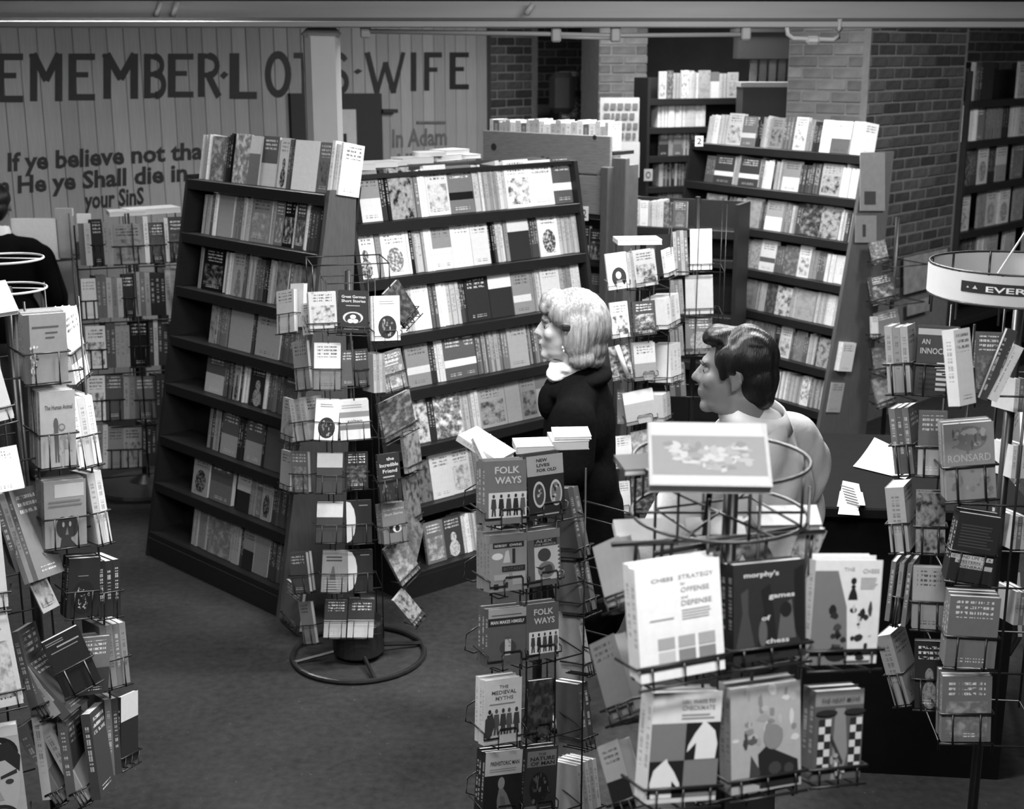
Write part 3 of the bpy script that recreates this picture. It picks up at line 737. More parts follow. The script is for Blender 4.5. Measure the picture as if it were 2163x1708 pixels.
# ---- round-based spinner before the two cases
S1 = Rack('wire_book_spinner', 'black wire spinner on a wide round base between two slanted bookcases', -.655, 5.42, 1.66, 'round-based spinner', .28, 14, .095,
          [zpx(720, y, 5.3) for y in (600, 705, 822, 930, 1040, 1148, 1250, 1348)], base='ring')
c = Vector((-.655, 5.42, 0))
tube('top_basket', [Vector((p.x, p.y, 1.70)) for p in (c + Rz(R(14)) @ Vector((sx * .15, sy * .12, 0)) for sx, sy in ((-1, -1), (1, -1), (1, 1), (-1, 1)))], .003, WIRE, S1.root, True)
for sx, sy in ((-1, -1), (1, -1), (1, 1), (-1, 1)):
    q = c + Rz(R(14)) @ Vector((sx * .15, sy * .12, 0)); tube('basket_upright', [Vector((q.x, q.y, 1.6)), Vector((q.x, q.y, 1.70))], .003, WIRE, S1.root)
bm = bmesh.new(); bm_lathe(bm, [(.1, .02), (.11, .03), (.11, .16), (.1, .17)], 28, T(c)); link('drum', mesh('drum', bm), [plain('black_enamel', 1.0)], S1.root)
FR, RD, RS_, LD = (14, .13), (48, .14), (78, .15), (-38, .14)
GG = [('t', 'Great German', .1, .9, .82, .065, 8), ('t', 'Short Stories', .1, .9, .72, .065, 8), ('l', .25, .75, .62, .66, 1, 6), ('e', .5, .36, .34, .14, 7), ('e', .5, .34, .27, .13, 1), ('e', .5, .38, .1, .05, 8), ('e', .42, .28, .1, .05, 8), ('e', .58, .28, .1, .05, 8), ('l', .2, .8, .07, .15, 2, 5)]
OVAL = [('e', .5, .3, .36, .26, 1), ('n', .3, .12, .7, .5, 14, .03, .07, (6, 2, 1, 4)), ('l', .2, .8, .8, .9, 2, 5)]
INC = [('t', 'the', .4, .75, .85, .07, 8), ('t', 'Incredible', .08, .92, .72, .08, 8), ('t', 'Friend', .2, .85, .59, .08, 8), ('l', .2, .8, .47, .54, 1, 6), ('n', .1, .05, .9, .35, 14, .03, .08, (3, 2, 5))]
HALF = [('p', [(0, .02), (0, .98), (.16, .95), (.3, .8), (.36, .6), (.36, .42), (.3, .22), (.16, .06)], 8), ('l', .5, .9, .85, .9, 1, 5)]
S1.book(FR, '655 695 713 692 655 617', 7, 3, 2, tier=1, style='low', n=4)
S1.book(FR, '713 702 776 704 722 612', 1, 8, 0, tier=1, style='low', prints=GG, label='black short-story paperback with white title and ornament, top tier of round-based spinner')
S1.book((30, .16), '792 720 846 718 785 625', 9, 1, 0, tier=1, style='clip', prints=OVAL, label='white paperback with a black oval picture on the top tier of round-based spinner', n=2)
S1.book(RD, '856 692 886 660 838 592', 1, 3, 6, tier=1, style='low')
S1.book(FR, '663 822 719 822 665 725', 8, 4, 7, tier=2, style='rail', n=2)
S1.book((14, .1), '722 815 748 814 722 740', 3, 5, 1, tier=2); S1.book((14, .1), '752 815 783 812 752 738', 2, 6, 1, tier=2, style='rail')
S1.book(LD, '625 824 656 820 604 724', 5, 4, 1, tier=2, style='rail')
S1.spines((30, .16), '790 830 815 828 793 748', 4, 6, 5, tier=2); S1.book((40, .165), '815 830 862 815 818 743', 4, 7, 2, tier=2, style='rail', prints=[('t', 'NICHOLAS', .06, .94, .84, .09, 7), ('l', .1, .9, .62, .78, 2, 7), ('n', .1, .06, .9, .55, 14, .03, .09, (6, 3, 5))], label='grey paperback titled NICHOLAS before four spines on the round-based spinner')
S1.book(FR, '663 928 713 930 665 842', 9, 1, 0, tier=3, style='rail', prints=OVAL, label='white paperback with a black oval picture on the third tier of round-based spinner', n=2)
S1.book(FR, '720 930 783 925 722 848', 8, 5, 0, tier=3, style='rail', prints=[('r', 0, .58, 1, .72, 5), ('r', 0, .26, 1, .38, 4), ('t', 'zoltan', .25, .75, .45, .07, 2), ('l', .1, .9, .8, .92, 2, 6)], label='white paperback with two grey bands and small title on the round-based spinner', n=4)
S1.spines(LD, '622 932 654 928 622 842', 3, 7, 6, tier=3, style='rail')
S1.book(FR, '668 1040 722 1040 672 957', 2, 7, 4, tier=4, style='rail', n=2); S1.book((14, .11), '730 1032 778 1030 730 955', 1, 4, 2, tier=4, style='rail')
S1.book((34, .165), '804 1060 850 1052 800 960', 1, 8, 0, tier=4, style='rail', prints=INC, label='black paperback with a white script title on the fourth tier of round-based spinner')
S1.book(RS_, '862 1000 893 985 850 905', 6, 3, 6, tier=4, style='low'); S1.book(LD, '616 1038 652 1040 614 952', 4, 6, 2, tier=4, style='rail')
S1.book(FR, '667 1145 722 1145 672 1062', 2, 8, 4, tier=5, style='rail', n=2)
S1.book(FR, '733 1148 786 1145 735 1057', 1, 8, 0, tier=5, style='rail', prints=HALF, label='black paperback with a white half disc on the fifth tier of round-based spinner')
S1.book((36, .165), '812 1150 860 1140 803 1067', 4, 7, 0, tier=5, style='rail', prints=[('t', 'Great American', .06, .94, .82, .07, 7), ('t', 'Short Stories', .1, .9, .7, .07, 7), ('e', .4, .35, .2, .1, 1), ('e', .62, .35, .2, .1, 8), ('e', .62, .35, .1, .08, 1)], label='grey short-story paperback with a small eye picture on the round-based spinner', n=3)
S1.book(RS_, '868 1112 892 1096 852 1012', 5, 2, 6, tier=5, style='low')
S1.book(FR, '678 1250 733 1250 680 1162', 5, 3, 0, tier=6, style='rail', prints=[('l', .15, .85, .72, .88, 2, 2), ('p', [(.2, .05), (.4, .62), (.46, .62), (.6, .05)], 3), ('l', .1, .9, .06, .3, 4, 6)], label='grey paperback with a railway picture on the sixth tier of round-based spinner')
S1.book(FR, '736 1250 788 1247 737 1162', 1, 8, 0, tier=6, style='rail', prints=HALF, label='black paperback with a white half disc on the sixth tier of round-based spinner')
S1.book((50, .165), '850 1238 888 1200 822 1150', 4, 7, 6, tier=6, style='low'); S1.book(LD, '618 1252 655 1250 616 1168', 3, 5, 1, tier=6, style='rail', n=2)
S1.book(FR, '683 1346 730 1346 683 1266', 2, 7, 7, tier=7, style='rail'); S1.book(FR, '733 1346 788 1346 735 1264', 2, 8, 7, tier=7, style='rail', n=2)
S1.book((45, .165), '876 1322 897 1296 846 1250', 7, 3, 6, tier=7, style='low'); S1.book(LD, '642 1360 668 1358 632 1272', 5, 4, 1, tier=7, style='rail'); S1.book((-60, .15), '596 1304 632 1335 640 1250', 4, 6, 1, tier=7, style='low')
S1.book((-50, .16), '585 705 622 700 615 610', 8, 6, 1, tier=1, style='rail'); S1.book((-50, .13), '612 690 640 690 634 598', 9, 6, 0, tier=1); S1.book(LD, '640 708 656 706 646 640', 8, 3, 2, tier=1)
S1.book((-60, .15), '592 925 617 935 606 840', 7, 5, 2, tier=3, style='low'); S1.book((-60, .15), '590 1030 612 1038 600 950', 7, 4, 1, tier=4, style='low')
S1.book((60, .15), '815 935 880 900 822 842', 2, 5, 6, tier=3, style='low'); S1.book((60, .14), '838 1150 880 1185 838 1060', 3, 5, 6, tier=5)

# ---- spinner behind the woman
S2 = Rack('wire_book_spinner', 'black wire spinner packed with paperbacks right behind the woman', at_y(1352, 800, 6.15).x, 6.15, 1.68, 'spinner behind the woman', .28, 16, .095,
          [zpx(1340, y, 6.05) for y in (612, 712, 805, 895, 985, 1070)])
A2, B2 = (16, .13), (62, .15)
POR = [('e', .55, .32, .36, .28, 1), ('e', .53, .38, .13, .1, 8), ('p', [(.3, .06), (.42, .25), (.64, .25), (.78, .06)], 7)]
S2.book(A2, '1287 613 1330 607 1276 537', 9, 1, 0, tier=1, style='clip', prints=POR, label='white paperback with a dark oval portrait on the spinner behind the woman')
S2.spines(A2, '1331 608 1344 606 1324 534', 2, 6, 5, tier=1); S2.book(A2, '1345 607 1391 600 1336 532', 6, 2, 2, tier=1, style='clip', n=3)
S2.book(B2, '1410 585 1428 577 1396 531', 8, 6, 1, tier=1, style='low')
S2.book(A2, '1295 715 1332 710 1286 640', 8, 3, 2, tier=2, style='clip'); S2.book(A2, '1340 710 1388 705 1332 638', 2, 7, 2, tier=2, style='clip'); S2.spines(B2, '1410 695 1438 680 1394 636', 3, 8, 7, tier=2, style='low')
S2.book(A2, '1295 805 1338 797 1283 733', 2, 7, 6, tier=3, style='clip'); S2.book(A2, '1343 805 1388 800 1335 727', 7, 5, 7, tier=3, style='clip', n=2); S2.spines(B2, '1417 808 1440 800 1395 734', 3, 8, 8, tier=3, style='low')
S2.book(A2, '1325 900 1388 887 1320 830', 6, 8, 4, tier=4, style='clip'); S2.book((-10, .14), '1304 895 1319 895 1300 822', 4, 6, 1, tier=4); S2.spines(B2, '1402 890 1418 882 1394 836', 2, 7, 6, tier=4, style='low')
S2.book(A2, '1302 990 1338 985 1304 922', 8, 4, 1, tier=5, style='clip'); S2.book(A2, '1342 985 1390 975 1340 912', 5, 7, 6, tier=5, style='clip')
S2.book(A2, '1305 1085 1333 1082 1300 1018', 8, 2, 1, tier=6, style='clip'); S2.book(A2, '1338 1082 1385 1075 1336 1012', 2, 5, 6, tier=6, style='clip')
S2.book(B2, '1420 1000 1440 990 1402 930', 6, 3, 6, tier=5); S2.book((80, .14), '1400 990 1416 984 1396 918', 3, 5, 6, tier=5)
lying(1352, 532, 6.12, .2, .14, .022, .1, 9, 'spinner behind the woman', 1, z=1.665)
pst = at_y(1318, 772, 6.0); pe = at_y(1334, 800, 6.0)
bm = bmesh.new(); bm_tube(bm, [at_y(1303, 730, 5.98), at_y(1325, 792, 5.98)], .011, 8); tag(link('rolled_paper', mesh('rolled_paper', bm, True), [plain('white_paper', 8.6, .8, .05)]), 'rolled white paper stuck into a pocket of the spinner behind the woman', 'paper')

# ---- narrow display of large-format books beside that spinner
S3 = Rack('wire_display_stand', 'narrow wire stand of large-format books beside the tall slanted bookcase', at_y(1462, 800, 6.7).x, 6.7, 1.82, 'narrow display stand', .2, -4, .13,
          [zpx(1470, y, 6.6) for y in (572, 664, 750, 835)])
A3 = (-4, .13)
S3.book((-20, .13), '1386 584 1424 582 1385 496', 1, 3, 0, tier=1, tilt=4); S3.spines(A3, '1425 582 1456 580 1424 488', 4, 6, 4, tier=1)
S3.book(A3, '1458 570 1504 569 1457 484', 9, 8, 0, tier=1, tilt=5, label='plain white large book upright on the narrow display stand', style='low')
S3.book(A3, '1449 664 1507 662 1450 582', 7, 5, 0, tier=2, tilt=6, style='low'); S3.book(A3, '1449 748 1506 746 1451 670', 4, 6, 3, tier=3, tilt=6, style='low'); S3.spines(A3, '1420 664 1446 662 1420 592', 3, 5, 4, tier=2)
S3.spines(A3, '1418 752 1446 750 1418 690', 3, 5, 3, tier=3); S3.spines(A3, '1416 838 1450 836 1418 770', 3, 4, 2, tier=4)

# ---- history paperbacks, nearer
S4 = Rack('wire_book_spinner', 'black wire spinner of history paperbacks with empty side hooks', .07, 3.52, 1.45, 'history spinner', .27, 31, .092,
          [zpx(1100, y, 3.4) for y in (1112, 1252, 1408, 1570, 1735)], wire=.0024)
A4, L4, R4 = (31, .13), (-59, .14), (92, .15)
PEOPLE = [('r', .08, .1, 1, .5, 8)] + [o for i, x in enumerate((.2, .38, .56, .73, .9)) for o in figure(x, .13, .34, (2, 1, 2, 1, 3)[i], .07)]
FOLK = [('t', 'FOLK', .22, .82, .8, .11, 7.5, .02), ('t', 'WAYS', .22, .86, .64, .11, 7.5, .02)] + PEOPLE
NEW = [('r', 0, .68, 1, 1, 6), ('t', 'NEW', .26, .56, .9, .05, 1, .03), ('t', 'LIVES', .26, .62, .82, .05, 1, .03), ('t', 'FOR OLD', .26, .8, .74, .05, 1, .03), ('e', .3, .38, .17, .21, 7), ('e', .3, .38, .13, .17, 2), ('n', .22, .25, .38, .5, 9, .02, .05, (7, 5, 1)), ('e', .76, .38, .17, .21, 7), ('e', .76, .38, .13, .17, 4), ('n', .68, .25, .84, .5, 9, .02, .05, (7, 5, 1)), ('l', .2, .85, .03, .08, 1, 6)]
NOB = [('r', 0, .86, 1, 1, 4), ('r', .08, .76, .92, .86, 1), ('t', 'NOBODY', .12, .45, .785, .045, 8), ('t', 'OWNS', .52, .85, .785, .045, 8), ('e', .2, .62, .15, .06, 8), ('p', [(.35, .5), (.42, .7), (.5, .72), (.55, .5)], 7), ('r', .6, .48, .68, .74, 1), ('r', .32, .34, .95, .44, 1), ('t', 'BOTANY', .36, .9, .36, .06, 3), ('r', .6, .1, .95, .32, 6), ('r', .1, .04, .22, .14, 1), ('r', .36, .06, .48, .16, 1), ('r', .1, .2, .5, .3, 6)]
ATL = [('r', 0, .84, 1, 1, 4), ('r', .2, .72, .9, .84, 1), ('t', 'ALEX', .25, .75, .78, .05, 6), ('t', 'FOR AMERICA', .22, .86, .725, .035, 6), ('p', [(.2, .1), (.2, .7), (.98, .7)] + [(.98 - .08 * (i % 2), .7 - .6 * i / 16) for i in range(17)], 7), ('e', .5, .55, .2, .12, 2), ('e', .55, .28, .26, .15, 4), ('e', .62, .28, .12, .09, 2), ('p', [(.2, .36), (.4, .33), (.58, .36), (.4, .28)], 1), ('l', .2, .75, .09, .13, 1, 2)]
MAN = [('r', 0, .84, 1, 1, 6), ('r', 0, .7, 1, .84, 1), ('t', 'MAN MAKES HIMSELF', .06, .94, .74, .06, 8, .02), ('l', .08, .92, .87, .91, 1, 3), ('e', .52, .32, .22, .13, 2), ('r', .44, .18, .6, .46, 7), ('r', .44, .5, .58, .62, 3), ('r', .44, .06, .58, .14, 3), ('n', .45, .2, .59, .45, 8, .01, .025, (4, 5))]
MED = [('t', 'THE', .38, .62, .86, .05, 4), ('t', 'MEDIEVAL', .18, .84, .77, .06, 3), ('t', 'MYTHS', .28, .76, .68, .06, 4), ('l', .12, .9, .6, .64, 1, 5)] + [o for i, x in enumerate((.14, .32, .5, .66, .86)) for o in figure(x, .14, .4, (1, 3, 2, 3, 2)[i], .09)] + [('p', [(0, .12), (.02, .4), (.2, .5), (.28, .3), (.15, .1)], 2)]
PRE = [('r', 0, .66, 1, 1, 8), ('t', 'PREHISTORIC MAN', .14, .92, .8, .06, 2, .02), ('l', .12, .9, .7, .76, 2, 6), ('e', .46, .54, .09, .09, 6), ('p', [(.4, .46), (.52, .46), (.62, .38), (.8, .15), (.85, 0), (.4, 0), (.36, .3)], 5), ('p', [(.44, .36), (.56, .34), (.66, .1), (.5, .05)], 4)]
NAT = [('r', .05, .72, .95, .95, 5), ('t', 'THE', .38, .62, .88, .04, 2), ('t', 'NATURE', .14, .9, .81, .055, 1, .02), ('t', 'OF MAN', .16, .9, .74, .055, 1, .02), ('e', .45, .42, .3, .22, 1), ('n', .2, .2, .8, .6, 26, .02, .06, (4, 1, 3, 2)), ('r', 0, .04, .4, .16, 5), ('l', .5, .92, .06, .14, 2, 6)]
for q, bs, pr, lb, tr, nn in [('1025 1110 1112 1103 1013 975', 4, FOLK, 'grey paperback titled FOLK WAYS at the top of the history spinner', 1, 3), ('1119 1098 1195 1086 1107 966', 1, NEW, 'black paperback titled NEW LIVES FOR OLD on the history spinner', 1, 3),
                              ('1035 1252 1113 1243 1025 1132', 5, NOB, 'grey paperback of bold blocks below FOLK WAYS on the history spinner', 2, 4), ('1117 1241 1186 1230 1108 1124', 3, ATL, 'dark paperback with two portraits and a saw-tooth edge on the history spinner', 2, 3),
                              ('1030 1410 1110 1400 1015 1290', 3, MAN, 'grey paperback titled MAN MAKES HIMSELF on the history spinner', 3, 3), ('1112 1396 1180 1386 1100 1279', 3, FOLK, 'darker copy of FOLK WAYS beside MAN MAKES HIMSELF', 3, 2),
                              ('1022 1575 1100 1563 1008 1440', 8, MED, 'white paperback titled THE MEDIEVAL MYTHS on the history spinner', 4, 3), ('1018 1738 1096 1727 1007 1592', 1, PRE, 'black and white paperback with a bare figure below THE MEDIEVAL MYTHS', 5, 3), ('1104 1728 1172 1718 1094 1583', 2, NAT, 'dark paperback titled THE NATURE OF MAN on the history spinner', 5, 2)]:
    S4.book(A4, q, bs, 5, 0, n=nn, tier=tr, prints=pr, label=lb, style='clip', tilt=10)
S4.book((31, .1), '1112 1560 1166 1552 1106 1440', 1, 3, 6, tier=4, tilt=8, style='clip')
for k, (q, n_, bs, ar) in enumerate([('1232 1296 1262 1284 1198 1120', 3, 4, 2), ('1240 1420 1252 1415 1200 1288', 1, 7, 3), ('1234 1578 1256 1570 1200 1450', 2, 3, 2), ('1230 1735 1272 1718 1200 1622', 5, 7, 6), ('1226 1178 1248 1170 1204 1030', 2, 3, 4)]):
    S4.spines((40, .1), q, n_, bs, ar, tier=k + 1, style='low', tilt=14)
for k in range(5):      # empty hooks to the side
    z = zpx(1000, 1060 + 155 * k, 3.4)
    for j in range(3):
        bm = bmesh.new(); n_ = Vector((math.sin(R(-59)), -math.cos(R(-59)), 0)); x_ = Vector((n_.y, -n_.x, 0)); o0 = Vector((.07, 3.52, z)) + x_ * (-.06 + .07 * j) + n_ * .13
        bm_tube(bm, [o0 + Vector((0, 0, .02)), o0 + n_ * .05 + Vector((0, 0, .0)), o0 + n_ * .055 + Vector((0, 0, -.045)), o0 + n_ * .03 + Vector((0, 0, -.06)), o0 + Vector((0, 0, -.06))], .0024, 6)
        link('wire_hook', mesh('wire_hook', bm, True), [WIRE], S4.root)
for k in range(3):
    z = zpx(1100, 1120 + 140 * k, 3.4); n_ = Vector((.95, -.1, 0)); o0 = Vector((.07, 3.52, z)) + n_ * .13
    for j in range(2):
        bm = bmesh.new(); o1 = o0 + Vector((0, .05 * j, .03 * j)); bm_tube(bm, [o1, o1 + n_ * .13 + Vector((0, 0, -.03)), o1 + n_ * .14 + Vector((0, 0, .0))], .0022, 6); link('wire_hook', mesh('wire_hook', bm, True), [WIRE], S4.root)
# books dropped on its top
ztop = 1.53
p = at_y(1060, 968, 3.45)
M = T(at_y(1052, 972, 3.4)) @ Rz(R(62)) @ Matrix.Rotation(R(-66), 4, 'X'); add_book(M, .1, .13, .018, 8, 6, 0, 'top of history spinner', 1, 1040, label='white paperback propped like a tent on the history spinner')
M = T(at_y(1022, 974, 3.4)) @ Rz(R(40)) @ Matrix.Rotation(R(-40), 4, 'X'); add_book(M, .06, .07, .012, 7, 6, 0, 'top of history spinner', 1, 1032)
lying(1130, 958, 3.5, .1, .09, .02, .12, 8, 'top of history spinner', 1, vis=2); lying(1206, 950, 3.52, .1, .1, .024, .12, 6, 'top of history spinner', 1, vis=2); lying(1210, 928, 3.53, .1, .1, .008, .05, 9, 'top of history spinner', 1, vis=2)

# ---- chess rack
S5 = Rack('wire_chess_rack', 'black wire rack of large chess books with a round hoop basket', .395, 2.36, 1.78, 'chess rack', .25, 21, .1, [zpx(1560, y, 2.25) for y in (1140, 1420, 1690)], wire=.0027)
A5 = (21, .16); c5 = Vector((.375, 2.36, 0))
z1 = zpx(1535, 968, 2.36); z2 = zpx(1535, 1082, 2.36)
for z in (z1, z2): tube('hoop', ring_pts(c5 + Vector((0, 0, z)), .158, 36), .0034, WIRE, S5.root, True, 8)
for a in range(0, 360, 45):
    v = Vector((math.cos(R(a + 10)) * .158, math.sin(R(a + 10)) * .158, 0)); tube('hoop_upright', [c5 + v + Vector((0, 0, z2)), c5 + v + Vector((0, 0, z1))], .0026, WIRE, S5.root)
for a in (0, 60, 120): 
    v = Vector((math.cos(R(a)) * .158, math.sin(R(a)) * .158, 0)); tube('hoop_spoke', [c5 - v + Vector((0, 0, z2)), c5 + v + Vector((0, 0, z2))], .0026, WIRE, S5.root)
tube('cross_wire', [c5 + Vector((-.12, -.05, z2 - .06)), c5 + Vector((.16, .06, z2 - .05))], .005, WIRE, S5.root)
for dx in (-.035, .035): tube('brace', [c5 + Vector((dx, 0, 1.5)), c5 + Vector((dx * .4, 0, z1))], .006, WIRE, S5.root)
za = zpx(1480, 1142, 2.25)
tube('top_rail', [at_y(1292, 1150, 2.22), at_y(1742, 1122, 2.3)], .0048, WIRE, S5.root, sides=8)
for x in (1345, 1400, 1420, 1620, 1715): tube('rail_upright', [at_y(x, 1146 - (x - 1292) * .06, 2.235 + (x - 1292) * .00018), at_y(x + (-6), 1215, 2.29)], .0035, WIRE, S5.root)
CS1 = [('t', 'CHESS', .18, .44, .86, .035, 5), ('t', 'STRATEGY', .5, .92, .86, .04, 6.5), ('t', 'for', .52, .58, .81, .03, 6.5), ('t', 'OFFENSE', .52, .86, .745, .045, 6.5), ('t', 'and', .52, .6, .69, .03, 6.5), ('t', 'DEFENSE', .52, .88, .63, .045, 6.5), ('l', .52, .9, .5, .6, 4, 7.2), ('l', .14, .45, .52, .55, 1, 7.2)]
for i in range(3):
    for j in range(2):
        x = .2 + .24 * i; CS1.append(('r', x + .02, .14 + .12 * j, x + .22, .245 + .12 * j, (5, 6.4)[j] if i != 0 or j else 7.5))
CS2 = [('p', [(.02, .1), (.12, .5), (.1, .7), (.2, .75), (.2, .5), (.3, .1)], 2), ('p', [(.3, .05), (.42, .5), (.38, .72), (.5, .78), (.55, .5), (.62, .05)], .5), ('p', [(.6, .2), (.66, .55), (.8, .6), (.86, .2)], 3), ('p', [(.84, .3), (.84, .9), (.97, .95), (.98, .1)], .4), ('e', .4, .28, .06, .14, 3), ('e', .72, .5, .08, .08, .5), ('t', "morphy's", .14, .62, .86, .05, 8, .02), ('t', 'games', .48, .84, .63, .05, 8, .02), ('t', 'of', .38, .5, .41, .05, 8, .02), ('t', 'chess', .44, .76, .17, .05, 8, .02)]
PAWN = lambda x, y, s, t: [('e', x, y + s * 1.5, s * .35, s * .28, t), ('e', x, y + s * 1.05, s * .28, s * .16, t), ('p', [(x - s * .6, y), (x - s * .5, y + s * .4), (x - s * .16, y + s), (x + s * .16, y + s), (x + s * .5, y + s * .4), (x + s * .6, y)], t)]
CS3 = [('p', [(0, 0), (0, .9), (.34, .9), (.5, .55), (.55, .1), (.5, 0)], 4), ('t', 'THE', .42, .58, .9, .035, 6.4), ('t', 'CHESS', .7, .95, .88, .04, 6.4), ('l', .68, .94, .72, .84, 6, 6.6)] + PAWN(.58, .62, .12, .6) + [('n', .26, .04, .88, .56, 22, .035, .075, (1, .6, 2, 4, 1)), ('n', .5, .2, .9, .55, 7, .02, .05, (1, 7)), ('e', .38, .1, .16, .07, .6), ('l', .5, .95, .0, .05, 1, 3)]
KN1 = lambda ox, oy, fx: [('p', [(ox + fx * x * .45, oy + y * .34) for x, y in ((.02, .2), (.12, .28), (.3, .45), (.3, .3), (.28, 0), (.95, 0), (1, .4), (.9, .75), (.65, .95), (.5, 1.05), (.45, .93), (.25, .7), (.05, .38))], 8.6)]
CS4 = [('r', 0, .38, .5, .72, 4.4), ('r', .5, .38, 1, .72, .6), ('r', 0, .04, .5, .38, .6), ('r', .5, .04, 1, .38, 4.4), ('t', '1001 WAYS TO', .42, .9, .9, .035, 5), ('t', 'CHECKMATE', .42, .9, .84, .04, 5.6), ('l', .42, .9, .75, .81, 2, 6)] + KN1(.52, .385, 1) + KN1(.47, .045, -1) + [('r', 0, 0, 1, .04, 8)]
CS5 = [('n', .05, .45, .95, .97, 26, .03, .08, (6, 5, 8, 7)), ('p', [(.4, .02), (.38, .35), (.5, .42), (.95, .25), (.97, .02)], .8), ('e', .62, .2, .09, .06, 2), ('e', .82, .18, .07, .05, 2), ('p', [(.25, .1), (.28, .35), (.4, .2), (.42, .05)], 2), ('n', .2, .4, .8, .62, 9, .03, .06, (3, 2, 5)), ('e', .6, .5, .14, .12, 5)]
CS6 = [('r', 0, .83, 1, 1, 5), ('t', 'THE NEXT MOVE', .1, .9, .88, .045, 2), ('r', 0, .0, 1, .83, 3), ('p', [(.38, 0), (.42, .8), (.62, .8), (.7, .3), (.6, 0)], 5)]
for i in range(7):
    for j in range(2):
        if (i + j) % 2: CS6 += [('r', .08 + .12 * j, .1 + .085 * i, .2 + .12 * j, .18 + .085 * i, 8), ('r', .72 + .12 * j, .1 + .085 * i, .84 + .12 * j, .18 + .085 * i, 8)]
        else: CS6 += [('r', .08 + .12 * j, .1 + .085 * i, .2 + .12 * j, .18 + .085 * i, 1), ('r', .72 + .12 * j, .1 + .085 * i, .84 + .12 * j, .18 + .085 * i, 1)]
CS6 += [('e', .22, .76, .22, .035, 1), ('e', .8, .76, .22, .035, 1), ('n', .35, .05, .65, .3, 10, .02, .06, (8, 2, 6)), ('p', [(.3, .5), (.33, .52), (.6, .2), (.57, .18)], 2)]
for q, bs, pr, lb, tr, t_ in [('1355 1445 1532 1412 1341 1203', 9, CS1, 'white chess strategy book with pale checker squares on the chess rack', 1, .024), ('1550 1402 1702 1383 1522 1196', 1, CS2, 'black book titled morphys games of chess on the chess rack', 1, .022), ('1708 1405 1850 1400 1667 1183', 8, CS3, 'white and grey chess book with scattered dark pieces on the chess rack', 1, .022),
                              ('1365 1698 1510 1688 1342 1465', 8.4, CS4, 'chess book with two white knight heads on a checkerboard cover', 2, .024), ('1545 1680 1692 1655 1513 1460', 6.5, CS5, 'light chess book with blurred pieces and black corner on the chess rack', 2, .022), ('1714 1650 1816 1640 1674 1464', 4, CS6, 'grey chess book with checkered figures on the chess rack', 2, .02)]:
    S5.book(A5, q, bs, 5, 0, n=2, tier=tr, prints=pr, label=lb, style='low', tilt=10, t=t_)
S5.book((-50, .16), '1282 1284 1338 1262 1296 1135', 6.5, 5, 0, tier=1, style='low', t=.03); S5.book((-50, .16), '1288 1522 1342 1500 1293 1338', 5, 6, 1, tier=2, style='low', t=.03); S5.book((-50, .16), '1300 1720 1345 1705 1304 1560', 7, 1, 7, tier=3, style='low', t=.03)
S5.book((-50, .12), '1318 1260 1350 1255 1340 1160', 4, 5, 1, tier=1)
p = at_y(1500, 1000, 2.36)
M = T((at_y(1372, 1000, 2.2).x, 2.195, z1 + .003)) @ Rz(R(-3)) @ Matrix.Rotation(R(-56), 4, 'X'); add_book(M, .205, .14, .02, 6.4, 8, 0, 'top of chess rack', 1, 1365, label='large pale book with a faint picture lying on the chess rack hoops', prints=[('r', .03, .02, .97, .16, 6.6), ('r', .02, .78, .96, 1, 6.6), ('r', .03, .16, .97, .78, 4.7), ('n', .14, .26, .86, .66, 60, .03, .07, (6.2, 5.6, 5.2, 4.2))])
M = T((at_y(1318, 985, 2.3).x, 2.28, z1 + .003)) @ Rz(R(12)) @ Matrix.Rotation(R(-84), 4, 'X'); add_book(M, .1, .07, .012, 2.2, 5, 0, 'top of chess rack', 1, 1320, label='grey thin book under the large pale book on the chess rack')
for q, yw, bs, w_, dd in [((1372, 1140), .12, 7.6, .12, .055), ((1515, 1128), .05, 7.2, .11, .045), ((1672, 1108), .05, 7.8, .115, .05)]:
    p = at_y(*q, 2.42); M = T(p) @ Rz(yw) @ Matrix.Rotation(R(-62), 4, 'X'); add_book(M @ T((-w_ / 2, 0, 0)), w_, dd, .018, bs, 6, 0, 'behind chess rack', 1, q[0], vis=3)
for q, bs, rr in [((1470, 1230), 8, 28), ((1505, 1235), 7, -24), ((1590, 1210), 5, -30), ((1655, 1205), 6, 18)]:
    p = at_y(*q, 2.45); M = T(p) @ Matrix.Rotation(R(rr), 4, 'Y'); add_book(M, .05, .1, .02, bs, 3, 6, 'behind chess rack', 1, q[0] + .5, vis=2)

# ---- banner-topped spinner
S6 = Rack('wire_book_spinner', 'black wire spinner of tall paperbacks crowned by a lettered white banner hoop', at_y(2120, 1000, 3.5).x, 3.5, 1.86, 'banner-topped spinner', .28, -6, .14,
          [zpx(2060, y, 3.4) for y in (830, 1058, 1230, 1408, 1560)], wire=.003)
F6, L6 = (-4, .26), (-30, .2)
ctr = Vector((at_y(2150, 600, 3.5).x, 3.5, 0)); zb1 = zpx(2150, 588, 3.28); zb0 = zpx(2150, 650, 3.28); rb = .225
bm = bmesh.new(); seg = 48
for r_, fl in ((rb, 1), (rb - .002, -1)):
    a = [bm.verts.new(ctr + Vector((math.cos(2 * math.pi * k / seg) * r_, math.sin(2 * math.pi * k / seg) * r_, zb0))) for k in range(seg)]
    b_ = [bm.verts.new(v.co + Vector((0, 0, zb1 - zb0))) for v in a]
    for k in range(seg):
        q = (a[k], a[(k + 1) % seg], b_[(k + 1) % seg], b_[k]); bm.faces.new(q if fl > 0 else q[::-1])
link('banner', mesh('banner', bm, True), [plain('banner_card', 7.0, .6, .08, 30)], S6.root)
for z in (zb0 - .004, zb1 + .004): tube('banner_hoop', ring_pts(ctr + Vector((0, 0, z)), rb - .003, 40), .003, WIRE, S6.root, True)
